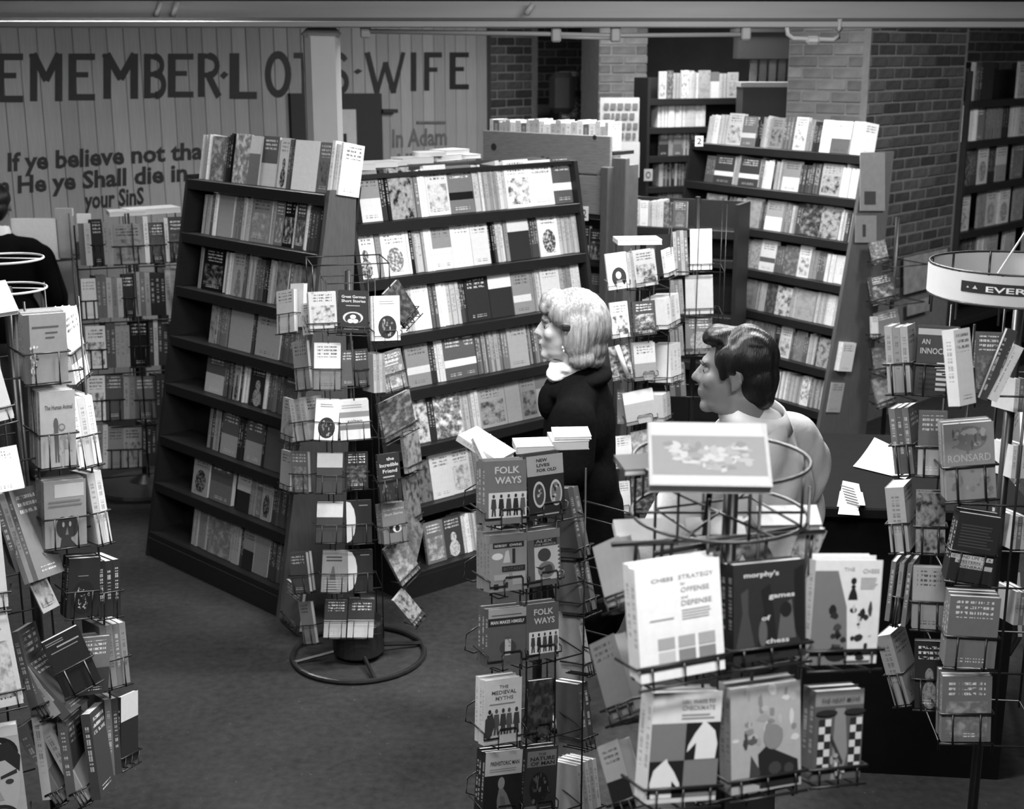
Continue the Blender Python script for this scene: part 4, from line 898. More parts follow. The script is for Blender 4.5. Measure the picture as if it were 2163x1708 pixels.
for a in range(0, 360, 30):
    v = Vector((math.cos(R(a)) * (rb - .006), math.sin(R(a)) * (rb - .006), 0)); tube('banner_upright', [ctr + v + Vector((0, 0, zb0 - .05)), ctr + v + Vector((0, 0, zb1 + .004))], .003, WIRE, S6.root)
tube('diagonal_wire', [ctr + Vector((-.1, -.12, zb1 - .01)), ctr + Vector((.06, .1, zb1 + .1))], .003, WIREW, S6.root)
def band(u0, u1, v0, v1, off, m, name):     # strip wrapped on the banner, angle measured from the side facing the aisle
    bm = bmesh.new(); n_ = 12; prev = None
    for i in range(n_ + 1):
        a = R(-90 + u0 + (u1 - u0) * i / n_); v = Vector((math.cos(a), math.sin(a), 0)) * (rb + off)
        cur = (bm.verts.new(ctr + v + Vector((0, 0, zb0 + (zb1 - zb0) * v0))), bm.verts.new(ctr + v + Vector((0, 0, zb0 + (zb1 - zb0) * v1))))
        if prev: bm.faces.new((prev[0], cur[0], cur[1], prev[1]))
        prev = cur
    return link(name, mesh(name, bm, True), [m], S6.root)
band(-56, 28, .36, .74, .0012, ink(.8), 'name_plate')
vs_, fs, x0, x1, y0, y1 = text_polys('EVERGREEN', .015); bm = bmesh.new()
def bpt(x, y):
    a = R(-90 - 39 + 58 * (x - x0) / (x1 - x0)); return ctr + Vector((math.cos(a), math.sin(a), 0)) * (rb + .0024) + Vector((0, 0, zb0 + (zb1 - zb0) * (.44 + .2 * y / .73)))
vv = [bm.verts.new(bpt(v.x, v.y)) for v in vs_]
for f in fs:
    try: bm.faces.new([vv[i] for i in f])
    except ValueError: pass
link('banner_lettering', mesh('banner_lettering', bm), [ink(8.4)], S6.root)
bm = bmesh.new()
for a_, w_ in ((-51, .004), (-46, .007)):
    a = R(-90 + a_); p = ctr + Vector((math.cos(a), math.sin(a), 0)) * (rb + .0024) + Vector((0, 0, zb0 + (zb1 - zb0) * .54)); t_ = Vector((-math.sin(a), math.cos(a), 0))
    bm.faces.new([bm.verts.new(p + t_ * dx * w_ + Vector((0, 0, dz * w_))) for dx, dz in ((-1, -.4), (1, -.4), (.5, .1), (0, .9), (-.5, .1))])
link('banner_emblem', mesh('banner_emblem', bm), [ink(7)], S6.root)
RON = [('e', .5, .8, .36, .16, 4), ('n', .15, .66, .85, .95, 26, .03, .08, (5, 3, 4, 6)), ('t', 'RONSARD', .06, .92, .5, .1, 6.6, .01), ('n', .1, .05, .9, .38, 24, .03, .07, (4, 5.5, 4.5))]
STK = [('r', .0, .33, .98, .4, 7.5), ('r', .12, .27, .8, .33, 7), ('r', .22, .2, 1, .265, 7), ('t', 'SECOND LIFE OF A', .02, .94, .345, .04, 1), ('t', 'WESTERN', .16, .7, .28, .035, 1), ('t', 'GENERAL', .26, .8, .21, .04, 1), ('l', .1, .9, .5, .85, 8, 2.2)]
INN = [('r', 0, .88, 1, .97, 6.5), ('t', 'AN', .1, .3, .74, .08, 7, .01), ('t', 'INNOCENT', .08, .92, .6, .09, 7, .01)] + [o for i in range(6) for o in (('r', .1, .06 + .075 * i, .55, .09 + .075 * i, 1), ('r', .5, .06 + .075 * i, .95, .1 + .075 * i, 8))]
S6.book(F6, '2000 1058 2105 1050 1993 897', 5, 4, 0, n=3, tier=2, tilt=4, prints=RON, label='grey paperback titled RONSARD on the banner-topped spinner', style='rail', t=.02)
S6.book(F6, '1998 1222 2088 1236 1997 1076', 1, 5, 0, n=3, tier=3, tilt=4, prints=STK, label='black paperback with white strip lettering below RONSARD on the spinner', style='rail', t=.02)
S6.book(F6, '1994 1406 2100 1412 1992 1257', 4, 3, 1, n=3, tier=4, tilt=4, style='rail', t=.02); S6.book(F6, '1988 1566 2092 1566 1988 1428', 4, 6, 2, n=3, tier=5, tilt=4, style='rail', t=.02)
S6.spines((-24, .24), '1876 830 1925 828 1880 690', 3, 6, 5, depth=.13, tier=1, style='rail'); S6.book((-16, .2), '1930 830 2018 836 1938 688', 2, 8, 0, n=3, tier=1, prints=INN, label='dark paperback titled AN INNOCENT with white bars on the banner-topped spinner', style='rail')
S6.book((40, .18), '2028 858 2062 850 1984 702', 8, 5, 1, tier=1, tilt=12, t=.03); S6.book((-4, .12), '2055 830 2110 832 2060 700', 3, 5, 2, tier=1)
S6.spines((-26, .23), '1890 1002 1932 1000 1876 862', 3, 4, 3, depth=.13, tier=2, style='rail'); S6.book((-14, .2), '1938 1002 1998 1004 1926 868', 4, 7, 7, n=2, tier=2, style='rail')
S6.spines((-24, .23), '1882 1166 1922 1165 1884 1028', 1, 6, 5, depth=.13, tier=3, style='rail'); S6.book((-14, .2), '1934 1166 1996 1168 1928 1040', 5, 1, 6, n=2, tier=3, style='rail')
for i in range(3): S6.spines((-26, .23), '%d %d %d %d %d %d' % (1868 + 17 * i, 1310 + 6 * i, 1878 + 17 * i, 1312 + 6 * i, 1894 + 11 * i, 1186 + 2 * i), 1, 4 + i % 2, 5, depth=.13, tier=4, style='rail' if i == 1 else None)
S6.book((-14, .2), '1926 1326 1994 1330 1928 1196', 6, 5, 7, n=2, tier=4, style='rail')
S6.spines((-30, .22), '1890 1490 1922 1486 1872 1340', 1, 5, 5, depth=.13, tier=5, style='rail'); S6.book((-14, .2), '1932 1495 1992 1498 1925 1352', .8, 5, 8, n=2, tier=5, style='rail')
for k, (q, bs) in enumerate([('2132 1040 2156 1000 2128 895', 5), ('2118 1205 2144 1165 2114 1075', 4), ('2126 1385 2150 1345 2122 1256', 4)]): S6.book((74, .2), q, bs, 3, 1, tier=k + 2, tilt=4)
S6.book((8, .14), '2090 848 2150 700 2070 838', 2, 6, 1, tier=1, tilt=4); S6.book((10, .15), '2105 850 2163 735 2090 842', 8, 3, 1, tier=1, tilt=4)
for k, (x, y, bs) in enumerate([(2135, 1010, 8), (2140, 870, 8), (2135, 1160, 7), (2140, 1320, 6)]): S6.spines((10, .05), '%d %d %d %d %d %d' % (x, y, x + 30, y, x, y - 70), 3, bs, 4, tier=k + 1)
for q in [((1975, 778), (2058, 778), (2058, 860)), ((1990, 790), (2040, 790), (2028, 862))]:
    tube('wire_hook', [at_y(x, y, 3.22) for x, y in q], .003, WIRE, S6.root)

# ---- hooped spinner with trade paperbacks
S7 = Rack('wire_book_spinner', 'tall black wire spinner with pale wire hoops on top and black round base', -1.42, 3.82, 1.86, 'hooped spinner', .36, 36, .15,
          [zpx(80, y, 3.6) for y in (812, 988, 1156, 1305, 1470, 1640)], wire=.0028)
c7 = Vector((-1.42, 3.82, 0))
for x, y in ((88, 546), (95, 609)):
    z = zpx(x, y, 3.82); xr = at_y(x, y, 3.82).x + 1.42
    tube('pale_hoop', ring_pts(c7 + Vector((0, 0, z)), xr, 40), .0035, WIREW, S7.root, True, 8)
    tube('hoop_cross', [c7 + Vector((-xr, .02, z)), c7 + Vector((xr, .0, z))], .002, WIREW, S7.root)
A7, B7, C7 = (36, .2), (40, .2), (36, .23)
FLW = [('l', .2, .85, .78, .84, 1, 2.5), ('l', .5, .85, .7, .75, 1, 2.5), ('l', .5, .75, .63, .68, 1, 2.5), ('r', 0, 0, .14, 1, 2.5), ('n', .14, .1, .3, .55, 26, .015, .035, (8, 2, 7, 3))]
HUM = [('t', 'The Human Animal', .14, .92, .76, .06, 2, .012), ('e', .44, .56, .07, .09, 3), ('p', [(.4, .06), (.38, .5), (.5, .5), (.52, .06), (.47, .06), (.45, .3), (.44, .06)], 3), ('e', .6, .52, .1, .05, 4), ('e', .6, .52, .07, .03, 6), ('n', .5, .05, .9, .4, 8, .05, .12, (6.2, 5.6))]
HEAD = [('r', .25, .75, .95, .95, 7), ('l', .1, .9, .6, .72, 2, 4), ('e', .42, .3, .15, .16, 1.5), ('e', .64, .3, .16, .16, 1.5), ('p', [(.35, .0), (.42, .25), (.6, .25), (.62, .1), (.75, 0)], 1.5), ('e', .44, .34, .03, .04, 6), ('e', .6, .34, .03, .04, 6), ('p', [(.48, .18), (.53, .3), (.56, .18)], 4)]
BALL = [('l', .3, .7, .68, .72, 1, 4), ('e', .5, .34, .38, .28, .6), ('n', .3, .14, .7, .5, 34, .015, .03, (6, 5, 7, 3))]
DRK = [('l', .05, .6, .88, .95, 2, 5), ('l', .3, .95, .8, .86, 1, 6), ('l', .1, .9, .74, .78, 1, 5)]
S7.book(A7, '55 812 145 803 20 668', 5, 3, 0, n=5, tier=1, tilt=0, prints=FLW, label='grey botanical paperback with white page tops, top of the hooped spinner', style='rail', t=.02)
S7.book(A7, '88 990 162 981 45 832', 6.4, 3, 0, n=5, tier=2, tilt=0, prints=HUM, label='light grey paperback titled The Human Animal on the hooped spinner', style='rail', t=.02)
S7.book(A7, '96 1160 184 1148 66 1022', 5.2, 2, 0, n=4, tier=3, tilt=3, prints=HEAD, label='grey paperback with two dark masks below The Human Animal', style='rail', t=.02)
S7.book(A7, '140 1306 206 1300 120 1182', 1, 5, 0, n=3, tier=4, tilt=3, prints=BALL, label='black paperback with a speckled ball on the hooped spinner', style='rail', t=.02)
S7.book((36, .24), '140 1474 214 1434 104 1350', .8, 5, 0, tier=5, tilt=6, prints=DRK, label='black slanting booklet with white head lines on the hooped spinner', style='rail')
S7.book((36, .2), '166 1470 228 1462 152 1350', 4, 2, 7, n=3, tier=5, tilt=3)
S7.book((84, .19), '160 812 190 786 136 662', 9, 5, 5, n=3, tier=1, tilt=4, style='rail', t=.02)
S7.spines(B7, '168 988 216 976 155 842', 3, 9, 8, depth=.13, tier=2, tilt=3, style='rail'); S7.spines(B7, '208 1150 238 1142 176 1002', 2, 7, 8, depth=.13, tier=3, style='rail', tilt=8)
S7.spines(B7, '208 1306 256 1298 195 1188', 3, 1, 1, depth=.13, tier=4, style='rail'); S7.spines(B7, '222 1455 276 1440 206 1326', 4, 4, 5, depth=.13, tier=5, style='rail'); S7.book((80, .2), '256 1622 292 1602 252 1474', 1, 8, 4, tier=6, style='low', tilt=3)
S7.spines(B7, '230 1640 258 1632 220 1480', 2, 4, 2, depth=.13, tier=6)
S7.book(C7, '92 1296 126 1278 62 1168', 7.5, 3, 2, tier=4, tilt=6, t=.02); S7.spines((-10, .23), '52 1235 82 1225 22 1035', 3, 4, 6, depth=.13, tier=3, tilt=10)
for i in range(5): S7.spines((0, .22), '%d %d %d %d %d %d' % (90 + 26 * i, 1690 + (i % 2) * 8, 110 + 26 * i, 1688, 62 + 24 * i, 1500 + 12 * (i % 3)), 1, (7, 4, 3, 6, 2)[i], 5, depth=.13, tier=6, tilt=10, style='low' if i % 2 else None)
for i in range(4): S7.spines((0, .2), '%d %d %d %d %d %d' % (66 + 22 * i, 1510 + 4 * i, 84 + 22 * i, 1506, 44 + 18 * i, 1330 + 8 * i), 1, (3, 4, 6, 3)[i], 5, depth=.13, tier=5, tilt=10, style='low' if i == 1 else None)
N7 = (20, .3)
STR = [('r', 0, .55, 1, .66, 1), ('r', 0, .3, 1, .42, 1), ('r', 0, .08, 1, .2, 1)]
FACE = [('r', 0, .9, 1, 1, 8), ('e', .55, .75, .42, .16, .8), ('e', .5, .48, .44, .4, 7.2), ('p', [(.0, .6), (.2, .8), (.8, .85), (1, .7), (.95, .55), (.7, .68), (.3, .66)], 1.2), ('p', [(.15, .54), (.42, .5), (.42, .53), (.15, .58)], 1.5), ('p', [(.58, .5), (.9, .54), (.9, .58), (.58, .53)], 1.5), ('e', .28, .47, .08, .025, 2), ('e', .74, .47, .08, .025, 2), ('p', [(.46, .5), (.4, .3), (.6, .3)], 6), ('e', .5, .12, .36, .14, 1.2), ('e', .5, .2, .16, .025, 3)]
S7.book(N7, '-62 905 30 882 -80 706', 8.6, 3, 0, tier=1, tilt=3, prints=STR, label='white book with black stripes at the near corner of the hooped spinner', t=.03, style='low')
S7.book(N7, '-60 1052 52 1030 -72 960', 8.8, 5, 1, tier=2, tilt=12, t=.03); S7.book(N7, '-74 1292 18 1280 -92 1062', 8.6, 4, 1, tier=3, tilt=3, t=.03, style='low')
S7.book(N7, '-58 1508 50 1484 -86 1284', 8.8, 3, 2, tier=4, tilt=3, t=.03, style='low', label='white lettered book on the near lower pocket of the hooped spinner')
S7.book(N7, '-48 1766 62 1744 -62 1546', 7, 3, 0, tier=5, tilt=3, prints=FACE, label='book with a large bearded face cover low on the hooped spinner', t=.03, style='low')
S7.spines((30, .22), '34 1210 62 1200 14 1040', 2, 3, 5, depth=.13, tier=3, tilt=6)
S7.book((36, .17), '-40 668 40 655 -50 600', 8, 5, 0, tier=1, tilt=50)

# ---- rack of hardbacks before the verse wall
S8 = Rack('wire_floor_rack', 'dark wire rack of mixed hardbacks standing before the verse wall', at_y(285, 700, 7.75).x, 7.75, 1.62, 'hardback rack', .3, 20, .3, [zpx(285, y, 7.6) for y in (556, 668, 774, 884, 986)], wire=.004)
A8, B8 = (30, .3), (-35, .3)
for tr, y, toks in [(1, 556, '183 197s8 222f131 242s6 308f532 318s8 352f232 360s8 399f242'), (2, 668, '176 207f941 228s4 262s75 288f131 320s64 352s1 376s76 400f121'), (3, 774, '184 226f942 246s3 276s6 317f041 345s28 372s2 400s65'),
                    (4, 884, '186 224f942 262f331 286s65 330f442 350s2 372f232 400s64'), (5, 986, '196 228s85 262f541 300f632 330s2')]:
    prev = None
    for tk in toks.split():
        if prev is None: prev = float(tk); continue
        i = 0
        while tk[i] not in 'fsg': i += 1
        x = float(tk[:i]); dg = tk[i + 1:]; y0 = y - (prev - 285) * .05; y1 = y - (x - 285) * .05; hh = random.uniform(84, 98)
        q = '%f %f %f %f %f %f' % (prev, y0, x, y1, prev - random.uniform(-2, 6), y0 - hh)
        if tk[i] == 'f': S8.book(A8, q, int(dg[0]), int(dg[1]), int(dg[2]), tier=tr, style='rail', t=.03)
        else: S8.spines(A8, q, max(1, round((x - prev) / 11)), int(dg[0]), int(dg[-1]), depth=.14, tier=tr)
        prev = x
# low table with white sheets beside it
tb = empty('display_table', at_h(70, 1000, 0), 'low table of white papers behind the hooped spinner', 'table'); tb.location.z = 0
tc = at_y(150, 560, 8.5)
box('table_top', (1.1, .5, .04), T((tc.x, tc.y, 1.3)) @ Rz(R(40)), WOODD, tb)
for sx in (-.5, .5):
    for sy in (-.2, .2): box('leg', (.05, .05, 1.28), T(tc) @ T((0, 0, .64 - tc.z)) @ Rz(R(40)) @ T((sx, sy, 0)), WOODD, tb)
for i, (x0, x1, y0, y1, tn) in enumerate([(30, 126, 462, 548, 8.8), (124, 160, 440, 545, 6.5), (165, 192, 452, 500, 8.8)]):
    S8u = at_y(x0, y1, 8.0); w_ = at_y(x1, y1, 8.0).x - S8u.x; h_ = at_y(x0, y0, 8.0).z - S8u.z
    add_book(T(S8u), w_, h_, .03, tn, 5, 0, 'table behind hooped spinner', 1, x0, label=['broad white folder standing behind the dark-suited man', 'grey upright book with white pages beside the white folder', 'small white card box beside the grey upright book'][i])
lying(330, 452, 7.9, .3, .16, .03, .6, 9, 'hardback rack', 1, z=1.6, vis=2); lying(270, 455, 7.8, .2, .16, .025, .4, 8, 'hardback rack', 1, z=1.6, vis=2)

# ---- far shelves
U9 = 'far brick-side case'
d9 = Vector((.93, .36, 0)); a9 = at_y(1392, 300, 11.2); n9 = Vector((-d9.y, d9.x, 0)).normalized(); d9.normalize()
off9 = Vector((a9.x, a9.y, 0)).dot(n9); s9 = Vector((a9.x, a9.y, 0)).dot(d9)
C9 = case('far_bookcase', 'dim upright bookcase far back between whitewashed brick pier and tall bookcase', d9, off9, .0, s9 - .12, s9 + 1.15, [zpx(1440, y, 11.3) for y in (208, 268, 328, 392, 450)] + [.9, .6, .3], depth=.2, z_top=zpx(1440, 150, 11.3) - .05)
row(C9, 0, '1392 1408f742 1422f256 1440s65 1455f846 1475s7 1500f656 1520f844 1540s76 1560f742', unit=U9, hmean=.21); row(C9, 1, '1390 1412s87 1424f850 1448s87 1470s7 1490s8', unit=U9, hmean=.2)
for k in (2, 3, 4): rnd_row(C9, k, 1392, 1478, 40 + k, 4, unit=U9, hmean=.19, step=18)
card('number_card', 1360, 1378, 357, 382, 11.05, 'O', 'small card on the end panel of the dim far bookcase', 6)
card('number_card', 1468, 1485, 287, 309, 8.9, '2', 'small white card numbered 2 beside the tall slanted bookcase', 8)
dA = Vector((.95, .3, 0)).normalized(); nA = Vector((-dA.y, dA.x, 0)); aA = at_y(1180, 240, 12.4)
CA = case('far_wall_bookcase', 'small dark bookcase in the brick recess far behind the plank-backed bookcase', dA, Vector((aA.x, aA.y, 0)).dot(nA), 0, Vector((aA.x, aA.y, 0)).dot(dA), Vector((aA.x, aA.y, 0)).dot(dA) + .6, [zpx(1220, 192, 12.5), zpx(1220, 250, 12.5), 1.4, 1.1], depth=.2, z_top=zpx(1220, 160, 12.5))
row(CA, 0, '1182 1204f651 1226f241 1240s9 1264f342', unit='recess bookcase', hmean=.17); row(CA, 1, '1184 1205f452 1230f156 1262s43', unit='recess bookcase', hmean=.19)
tag(pbox('storage_box', 1160, 1215, 152, 240, 12.35, .15, plain('dark_shade', 1.5, .7), bev=.05), 'dark rounded box beside the small bookcase in the brick recess', 'box')
card('paper_poster', 1266, 1348, 206, 330, 10.9, None, 'curling pale poster pasted on the whitewashed brick pier', 6.6)
pp = at_y(1266, 330, 10.895)
bm = bmesh.new(); rgp = random.Random(5)
for j in range(5):
    x = .03
    while x < .27:
        w_ = rgp.uniform(.02, .05); z = .36 - .075 * j; bm.faces.new([bm.verts.new((pp.x + x + a, 10.893, pp.z + z + c_)) for a, c_ in ((0, 0), (w_, 0), (w_, .045), (0, .045))]); x += w_ + .012
pst = [o for o in COL.objects if o.name.startswith('paper_poster')][0]
link('poster_print', mesh('poster_print', bm), [ink(3.5)], pst)
card('paper_poster', 1310, 1350, 300, 375, 10.88, None, 'lower white sheet hanging below the curling poster', 7.4)
# low shelf below the poster
dB = Vector((.9, -.43, 0)).normalized(); nB = Vector((-dB.y, dB.x, 0)); aB = at_y(1318, 480, 8.7); nB = nB if nB.y > 0 else -nB
sB = Vector((aB.x, aB.y, 0)).dot(dB)
CB = case('low_bookcase', 'low bookcase of leaning books behind the spinner near the poster', dB, Vector((aB.x, aB.y, 0)).dot(nB), 0, sB, sB + .75, [zpx(1360, 480, 8.6), zpx(1360, 540, 8.6), .9, .6], depth=.2, z_top=zpx(1360, 424, 8.6))
row(CB, 0, '1323 1336s7 1350f742 1368f851 1376s6 1400s8 1420f256 1450f343', unit='low bookcase', hmean=.16); row(CB, 1, '1323 1345f653 1380f542 1400s4', unit='low bookcase', hmean=.17)
# ---- bookcase along the right wall
dC = A47; nC = Vector((-dC.y, dC.x, 0)); aC = at_y(2038, 300, 10.06)
oC = Vector((aC.x, aC.y, 0)).dot(nC); sC = Vector((aC.x, aC.y, 0)).dot(dC)
CC = case('wall_bookcase', 'dark bookcase of large books on the right-hand brick wall', dC, oC, 0, sC - .02, sC + 1.5, [zpx(2034, y, 10.06) for y in (214, 300, 396, 492, 584)] + [.85, .55, .25], depth=.24, z_top=zpx(2034, 150, 10.06))
U = 'right wall bookcase'
row(CC, 0, '2037 2048s0 2058s6 2072s2 2150f120 2172f742', unit=U, hmean=.28); row(CC, 1, '2032 2046s97 2062s9 2076f442 2100s53 2118s4 2132s1 2150s87 2185f752', unit=U, hmean=.29)
row(CC, 2, '2030 2048f156 2062s2 2084f743 2100s1 2140f757 2180f452', unit=U, hmean=.28); row(CC, 3, '2022 2064f742 2080f546 2108f753 2140f853 2180f566', unit=U, hmean=.28); row(CC, 4, '2030 2060s2 2082s7 2120f642 2163f752 2190f652', unit=U, hmean=.28)
# ---- narrow rack on the end panel of the tall bookcase, posters
nE = CR['d']; sE = -5.76; nRr = CR['n']
dE = -CR['n']; EP = lambda s, z, y=0: CR['d'] * (sE + .02 - y) + CR['n'] * s + Vector((0, 0, z))
def panel_sheet(name, x0, x1, y0, y1, m, label, th=.006, off=.006, dark=None):
    p = CR['d'] * (sE + off); n_ = CR['d']
    q = [at_plane(x, y, p, n_) for x, y in ((x0, y1), (x1, y1), (x1, y0), (x0, y0))]
    bm = bmesh.new(); bm_prism(bm, q, n_ * th); o = tag(link(name, mesh(name, bm), [m]), label, 'poster')
    if dark:
        a, b_, c_, d_ = dark; q = [at_plane(x, y, p + n_ * (th + .001), n_) for x, y in ((a, d_), (b_, d_), (b_, c_), (a, c_))]
        bm = bmesh.new(); bm.faces.new([bm.verts.new(v) for v in q]); link('poster_print', mesh('poster_print', bm), [ink(1.8)], o)
    return o
GP = plain('grey_poster', 4.6, .7, .2, 30)
panel_sheet('pinned_poster', 1816, 1868, 322, 445, GP, 'grey poster with a dark picture pinned on the tall bookcase end', dark=(1826, 1850, 404, 432))
panel_sheet('pinned_poster', 1806, 1850, 455, 512, GP, 'smaller grey poster with a dark stroke pinned below the first', dark=(1822, 1829, 474, 500))
S9 = Rack('wire_wall_rack', 'dim narrow wire rack of hanging magazines behind the tall bookcase', at_y(1880, 700, 8.6).x, 8.6, 1.5, 'magazine rack', .2, 30, .14, [zpx(1880, y, 8.5) for y in (560, 640, 720, 790, 850)], wire=.004, uprights=False)
for k, (q, bs, ar, de) in enumerate([('1846 556 1878 548 1842 512', 3, 6, 6), ('1844 642 1896 630 1838 585', 2, 6, 2), ('1858 720 1906 708 1846 662', 4, 3, 1), ('1842 712 1856 712 1832 668', 7, 5, 1), ('1850 786 1900 778 1844 735', 3, 5, 6), ('1856 860 1890 848 1850 800', 4, 6, 6)]):
    S9.book((25, .15), q, bs, ar, de, tier=k + 1, style='low', tilt=14)
for k, (x0, x1, y0, y1) in enumerate([(1908, 1998, 545, 622), (2014, 2040, 536, 560), (1915, 1960, 640, 668)]):
    pier_card('wall_notice', x0, x1, y0, y1, plain('mottled_notice', 5.2, .8, .6, 14), ['mottled poster board behind the banner-topped spinner', 'small white notice at the foot of the brick pier', 'pale sheet below the mottled poster board'][k])

# ---- counter with papers
ct = empty('service_counter', (1.35, 4.75, 0), 'dark service counter strewn with papers beside the man in the white shirt', 'counter')
DK = plain('black_counter_wood', .3, .85, .3, 12, (1, 8, 1), spec=.08)
box('counter_top', (.78, .95, .04), T((1.42, 4.85, .99)) @ Rz(R(-6)), DK, ct, .006); box('counter_body', (.7, .86, .97), T((1.42, 4.85, .485)) @ Rz(R(-6)), DK, ct)
def sheet_on(name, pts, z, m, label, curl=0.):
    bm = bmesh.new(); q = [at_h(x, y, z) for x, y in pts]; n_ = 6; g_ = []
    for i in range(n_ + 1):
        for j in range(n_ + 1):
            u, v = i / n_, j / n_; p = (q[0] * (1 - u) + q[1] * u) * (1 - v) + (q[3] * (1 - u) + q[2] * u) * v
            g_.append(bm.verts.new(p + Vector((0, 0, .002 + curl * (v ** 2) * (1 - u * .4)))))
    for i in range(n_):
        for j in range(n_): bm.faces.new((g_[i * 7 + j], g_[i * 7 + 7 + j], g_[i * 7 + 8 + j], g_[i * 7 + 1 + j]))
    o = link(name, mesh(name, bm, True), [m]); sm = o.modifiers.new('thickness', 'SOLIDIFY'); sm.thickness = .0015
    return tag(o, label, 'paper')
PAP = plain('bright_paper', 8.8, .8, .04)
sheet_on('paper_sheet', [(1802, 985), (1912, 1012), (1948, 982), (1846, 940)], 1.014, PAP, 'large bare white sheet curling up on the service counter', .03)
for i, (x, y, r_) in enumerate([(1768, 1062, 0), (1774, 1040, 4), (1782, 1058, 2), (1770, 1078, 1)]):
    o = sheet_on('receipt_slip', [(x, y + 8), (x + 46, y + 12 - r_), (x + 40, y - 16), (x + 6, y - 22)], 1.012 + .004 * i, PAP, 'loose printed slip in the heap on the service counter beside the man', .004)
    o['group'] = 'printed slips on the counter'
bm = bmesh.new()
for j in range(7):
    q = [at_h(1776 + j * 2 + a, 1030 + j * 6 + b_, 1.034) + Vector((0, 0, .006)) for a, b_ in ((0, 0), (28, 8), (28, 5), (0, -3))]
    bm.faces.new([bm.verts.new(v) for v in q])
link('printed_lines', mesh('printed_lines', bm), [ink(2)], o)

# ================================================================== people
def blob(name, prims, voxel, m, parent=None, M=Matrix(), smooth=6, disp=None):
    """ellipsoids and tapered limbs melted into one continuous surface"""
    bm = bmesh.new()
    for p in prims:
        if p[0] == 'e':
            r = bmesh.ops.create_icosphere(bm, subdivisions=3, radius=1.0); rot = Matrix.Identity(4)
            if len(p) > 3: rot = Matrix.Rotation(R(p[3][0]), 4, 'X') @ Matrix.Rotation(R(p[3][1]), 4, 'Y') @ Matrix.Rotation(R(p[3][2]), 4, 'Z')
            rad = p[2] if isinstance(p[2], tuple) else (p[2],) * 3
            bmesh.ops.transform(bm, matrix=T(p[1]) @ rot @ Matrix.Diagonal((*rad, 1)), verts=r['verts'])
        else:
            a, b_ = Vector(p[1]), Vector(p[2]); L = (b_ - a).length
            for c_, rr in ((a, p[3]), (b_, p[4])):
                r = bmesh.ops.create_icosphere(bm, subdivisions=2, radius=rr); bmesh.ops.translate(bm, vec=c_, verts=r['verts'])
            r = bmesh.ops.create_cone(bm, cap_ends=True, segments=20, radius1=p[3], radius2=p[4], depth=L)
            bmesh.ops.transform(bm, matrix=T((a + b_) / 2) @ (b_ - a).to_track_quat('Z', 'Y').to_matrix().to_4x4(), verts=r['verts'])
    me = mesh(name, bm); o = link('tmp', me)
    rm = o.modifiers.new('r', 'REMESH'); rm.mode = 'VOXEL'; rm.voxel_size = voxel; rm.use_smooth_shade = True
    sm = o.modifiers.new('s', 'SMOOTH'); sm.iterations = smooth; sm.factor = .5
    dg = bpy.context.evaluated_depsgraph_get(); me2 = bpy.data.meshes.new_from_object(o.evaluated_get(dg)); me2.name = name
    bpy.data.objects.remove(o); bpy.data.meshes.remove(me)
    if disp:
        nrm = [v.normal.copy() for v in me2.vertices]
        for v, n_ in zip(me2.vertices, nrm): v.co += n_ * disp(v.co)
    for p in me2.polygons: p.use_smooth = True
    me2.materials.clear()
    return link(name, me2, [m], parent, M)
SKIN = plain('skin', 4.0, .5, .05, 25); 
def head(hz, fem=False):
    k = .94 if fem else 1.0; y0 = 0
    P = [('e', (0, .012, hz + .03), (.074 * k, .094, .088)), ('e', (0, -.03, hz - .03), (.06 * k, .066, .085)), ('e', (0, -.078, hz - .099), (.026, .022, .021)),
         ('e', (0, -.03, hz - .085), (.05 * k, .055, .034)), ('e', (0, -.078, hz + .032), (.048, .018, .013)),
         ('c', (0, -.09, hz + .018), (0, -.114, hz - .022), .0085, .013 if not fem else .011), ('e', (.011, -.1, hz - .026), (.009, .01, .008)), ('e', (-.011, -.1, hz - .026), (.009, .01, .008)),
         ('e', (0, -.096, hz - .054), (.022, .012, .0065)), ('e', (0, -.094, hz - .068), (.02, .012, .008)),
         ('e', (.038, -.062, hz - .018), (.024, .024, .026)), ('e', (-.038, -.062, hz - .018), (.024, .024, .026)),
         ('c', (0, .02, hz - .06), (0, .035, hz - .2), .05 if fem else .058, .052 if fem else .063)]
    for s in (-1, 1): P += [('e', (s * .074 * k, .014, hz - .008), (.007, .015, .026), (0, 0, s * 20)), ('e', (s * .077 * k, .008, hz - .034), (.006, .008, .009))] + [('c', (s * (.078 * k + .007 * math.sin(R(a + 20))), .012 + .019 * math.sin(R(a)), hz - .004 + .028 * math.cos(R(a))), (s * (.078 * k + .007 * math.sin(R(a + 50))), .012 + .019 * math.sin(R(a + 30)), hz - .004 + .028 * math.cos(R(a + 30))), .0048, .0048) for a in range(-50, 150, 30)]
    return P
def eyes(o, hz, M, tag_=''):
    for s in (-1, 1):
        bm = bmesh.new(); bmesh.ops.create_uvsphere(bm, u_segments=14, v_segments=8, radius=.0115); link('eye', mesh('eye', bm, True), [plain('eye_white', 5, .4)], o, M @ T((s * .031, -.0725, hz + .006)))
        bm = bmesh.new(); bmesh.ops.create_uvsphere(bm, u_segments=12, v_segments=8, radius=.0075); link('iris', mesh('iris', bm, True), [plain('iris_dark', 1, .3)], o, M @ T((s * .031, -.0785, hz + .006)))
        bm = bmesh.new(); bm_tube(bm, [(s * .014, -.092, hz + .028), (s * .03, -.094, hz + .032), (s * .05, -.081, hz + .026)], .0032, 6); link('eyebrow', mesh('eyebrow', bm, True), [plain('brow_hair', 1.5, .7)], o, M)
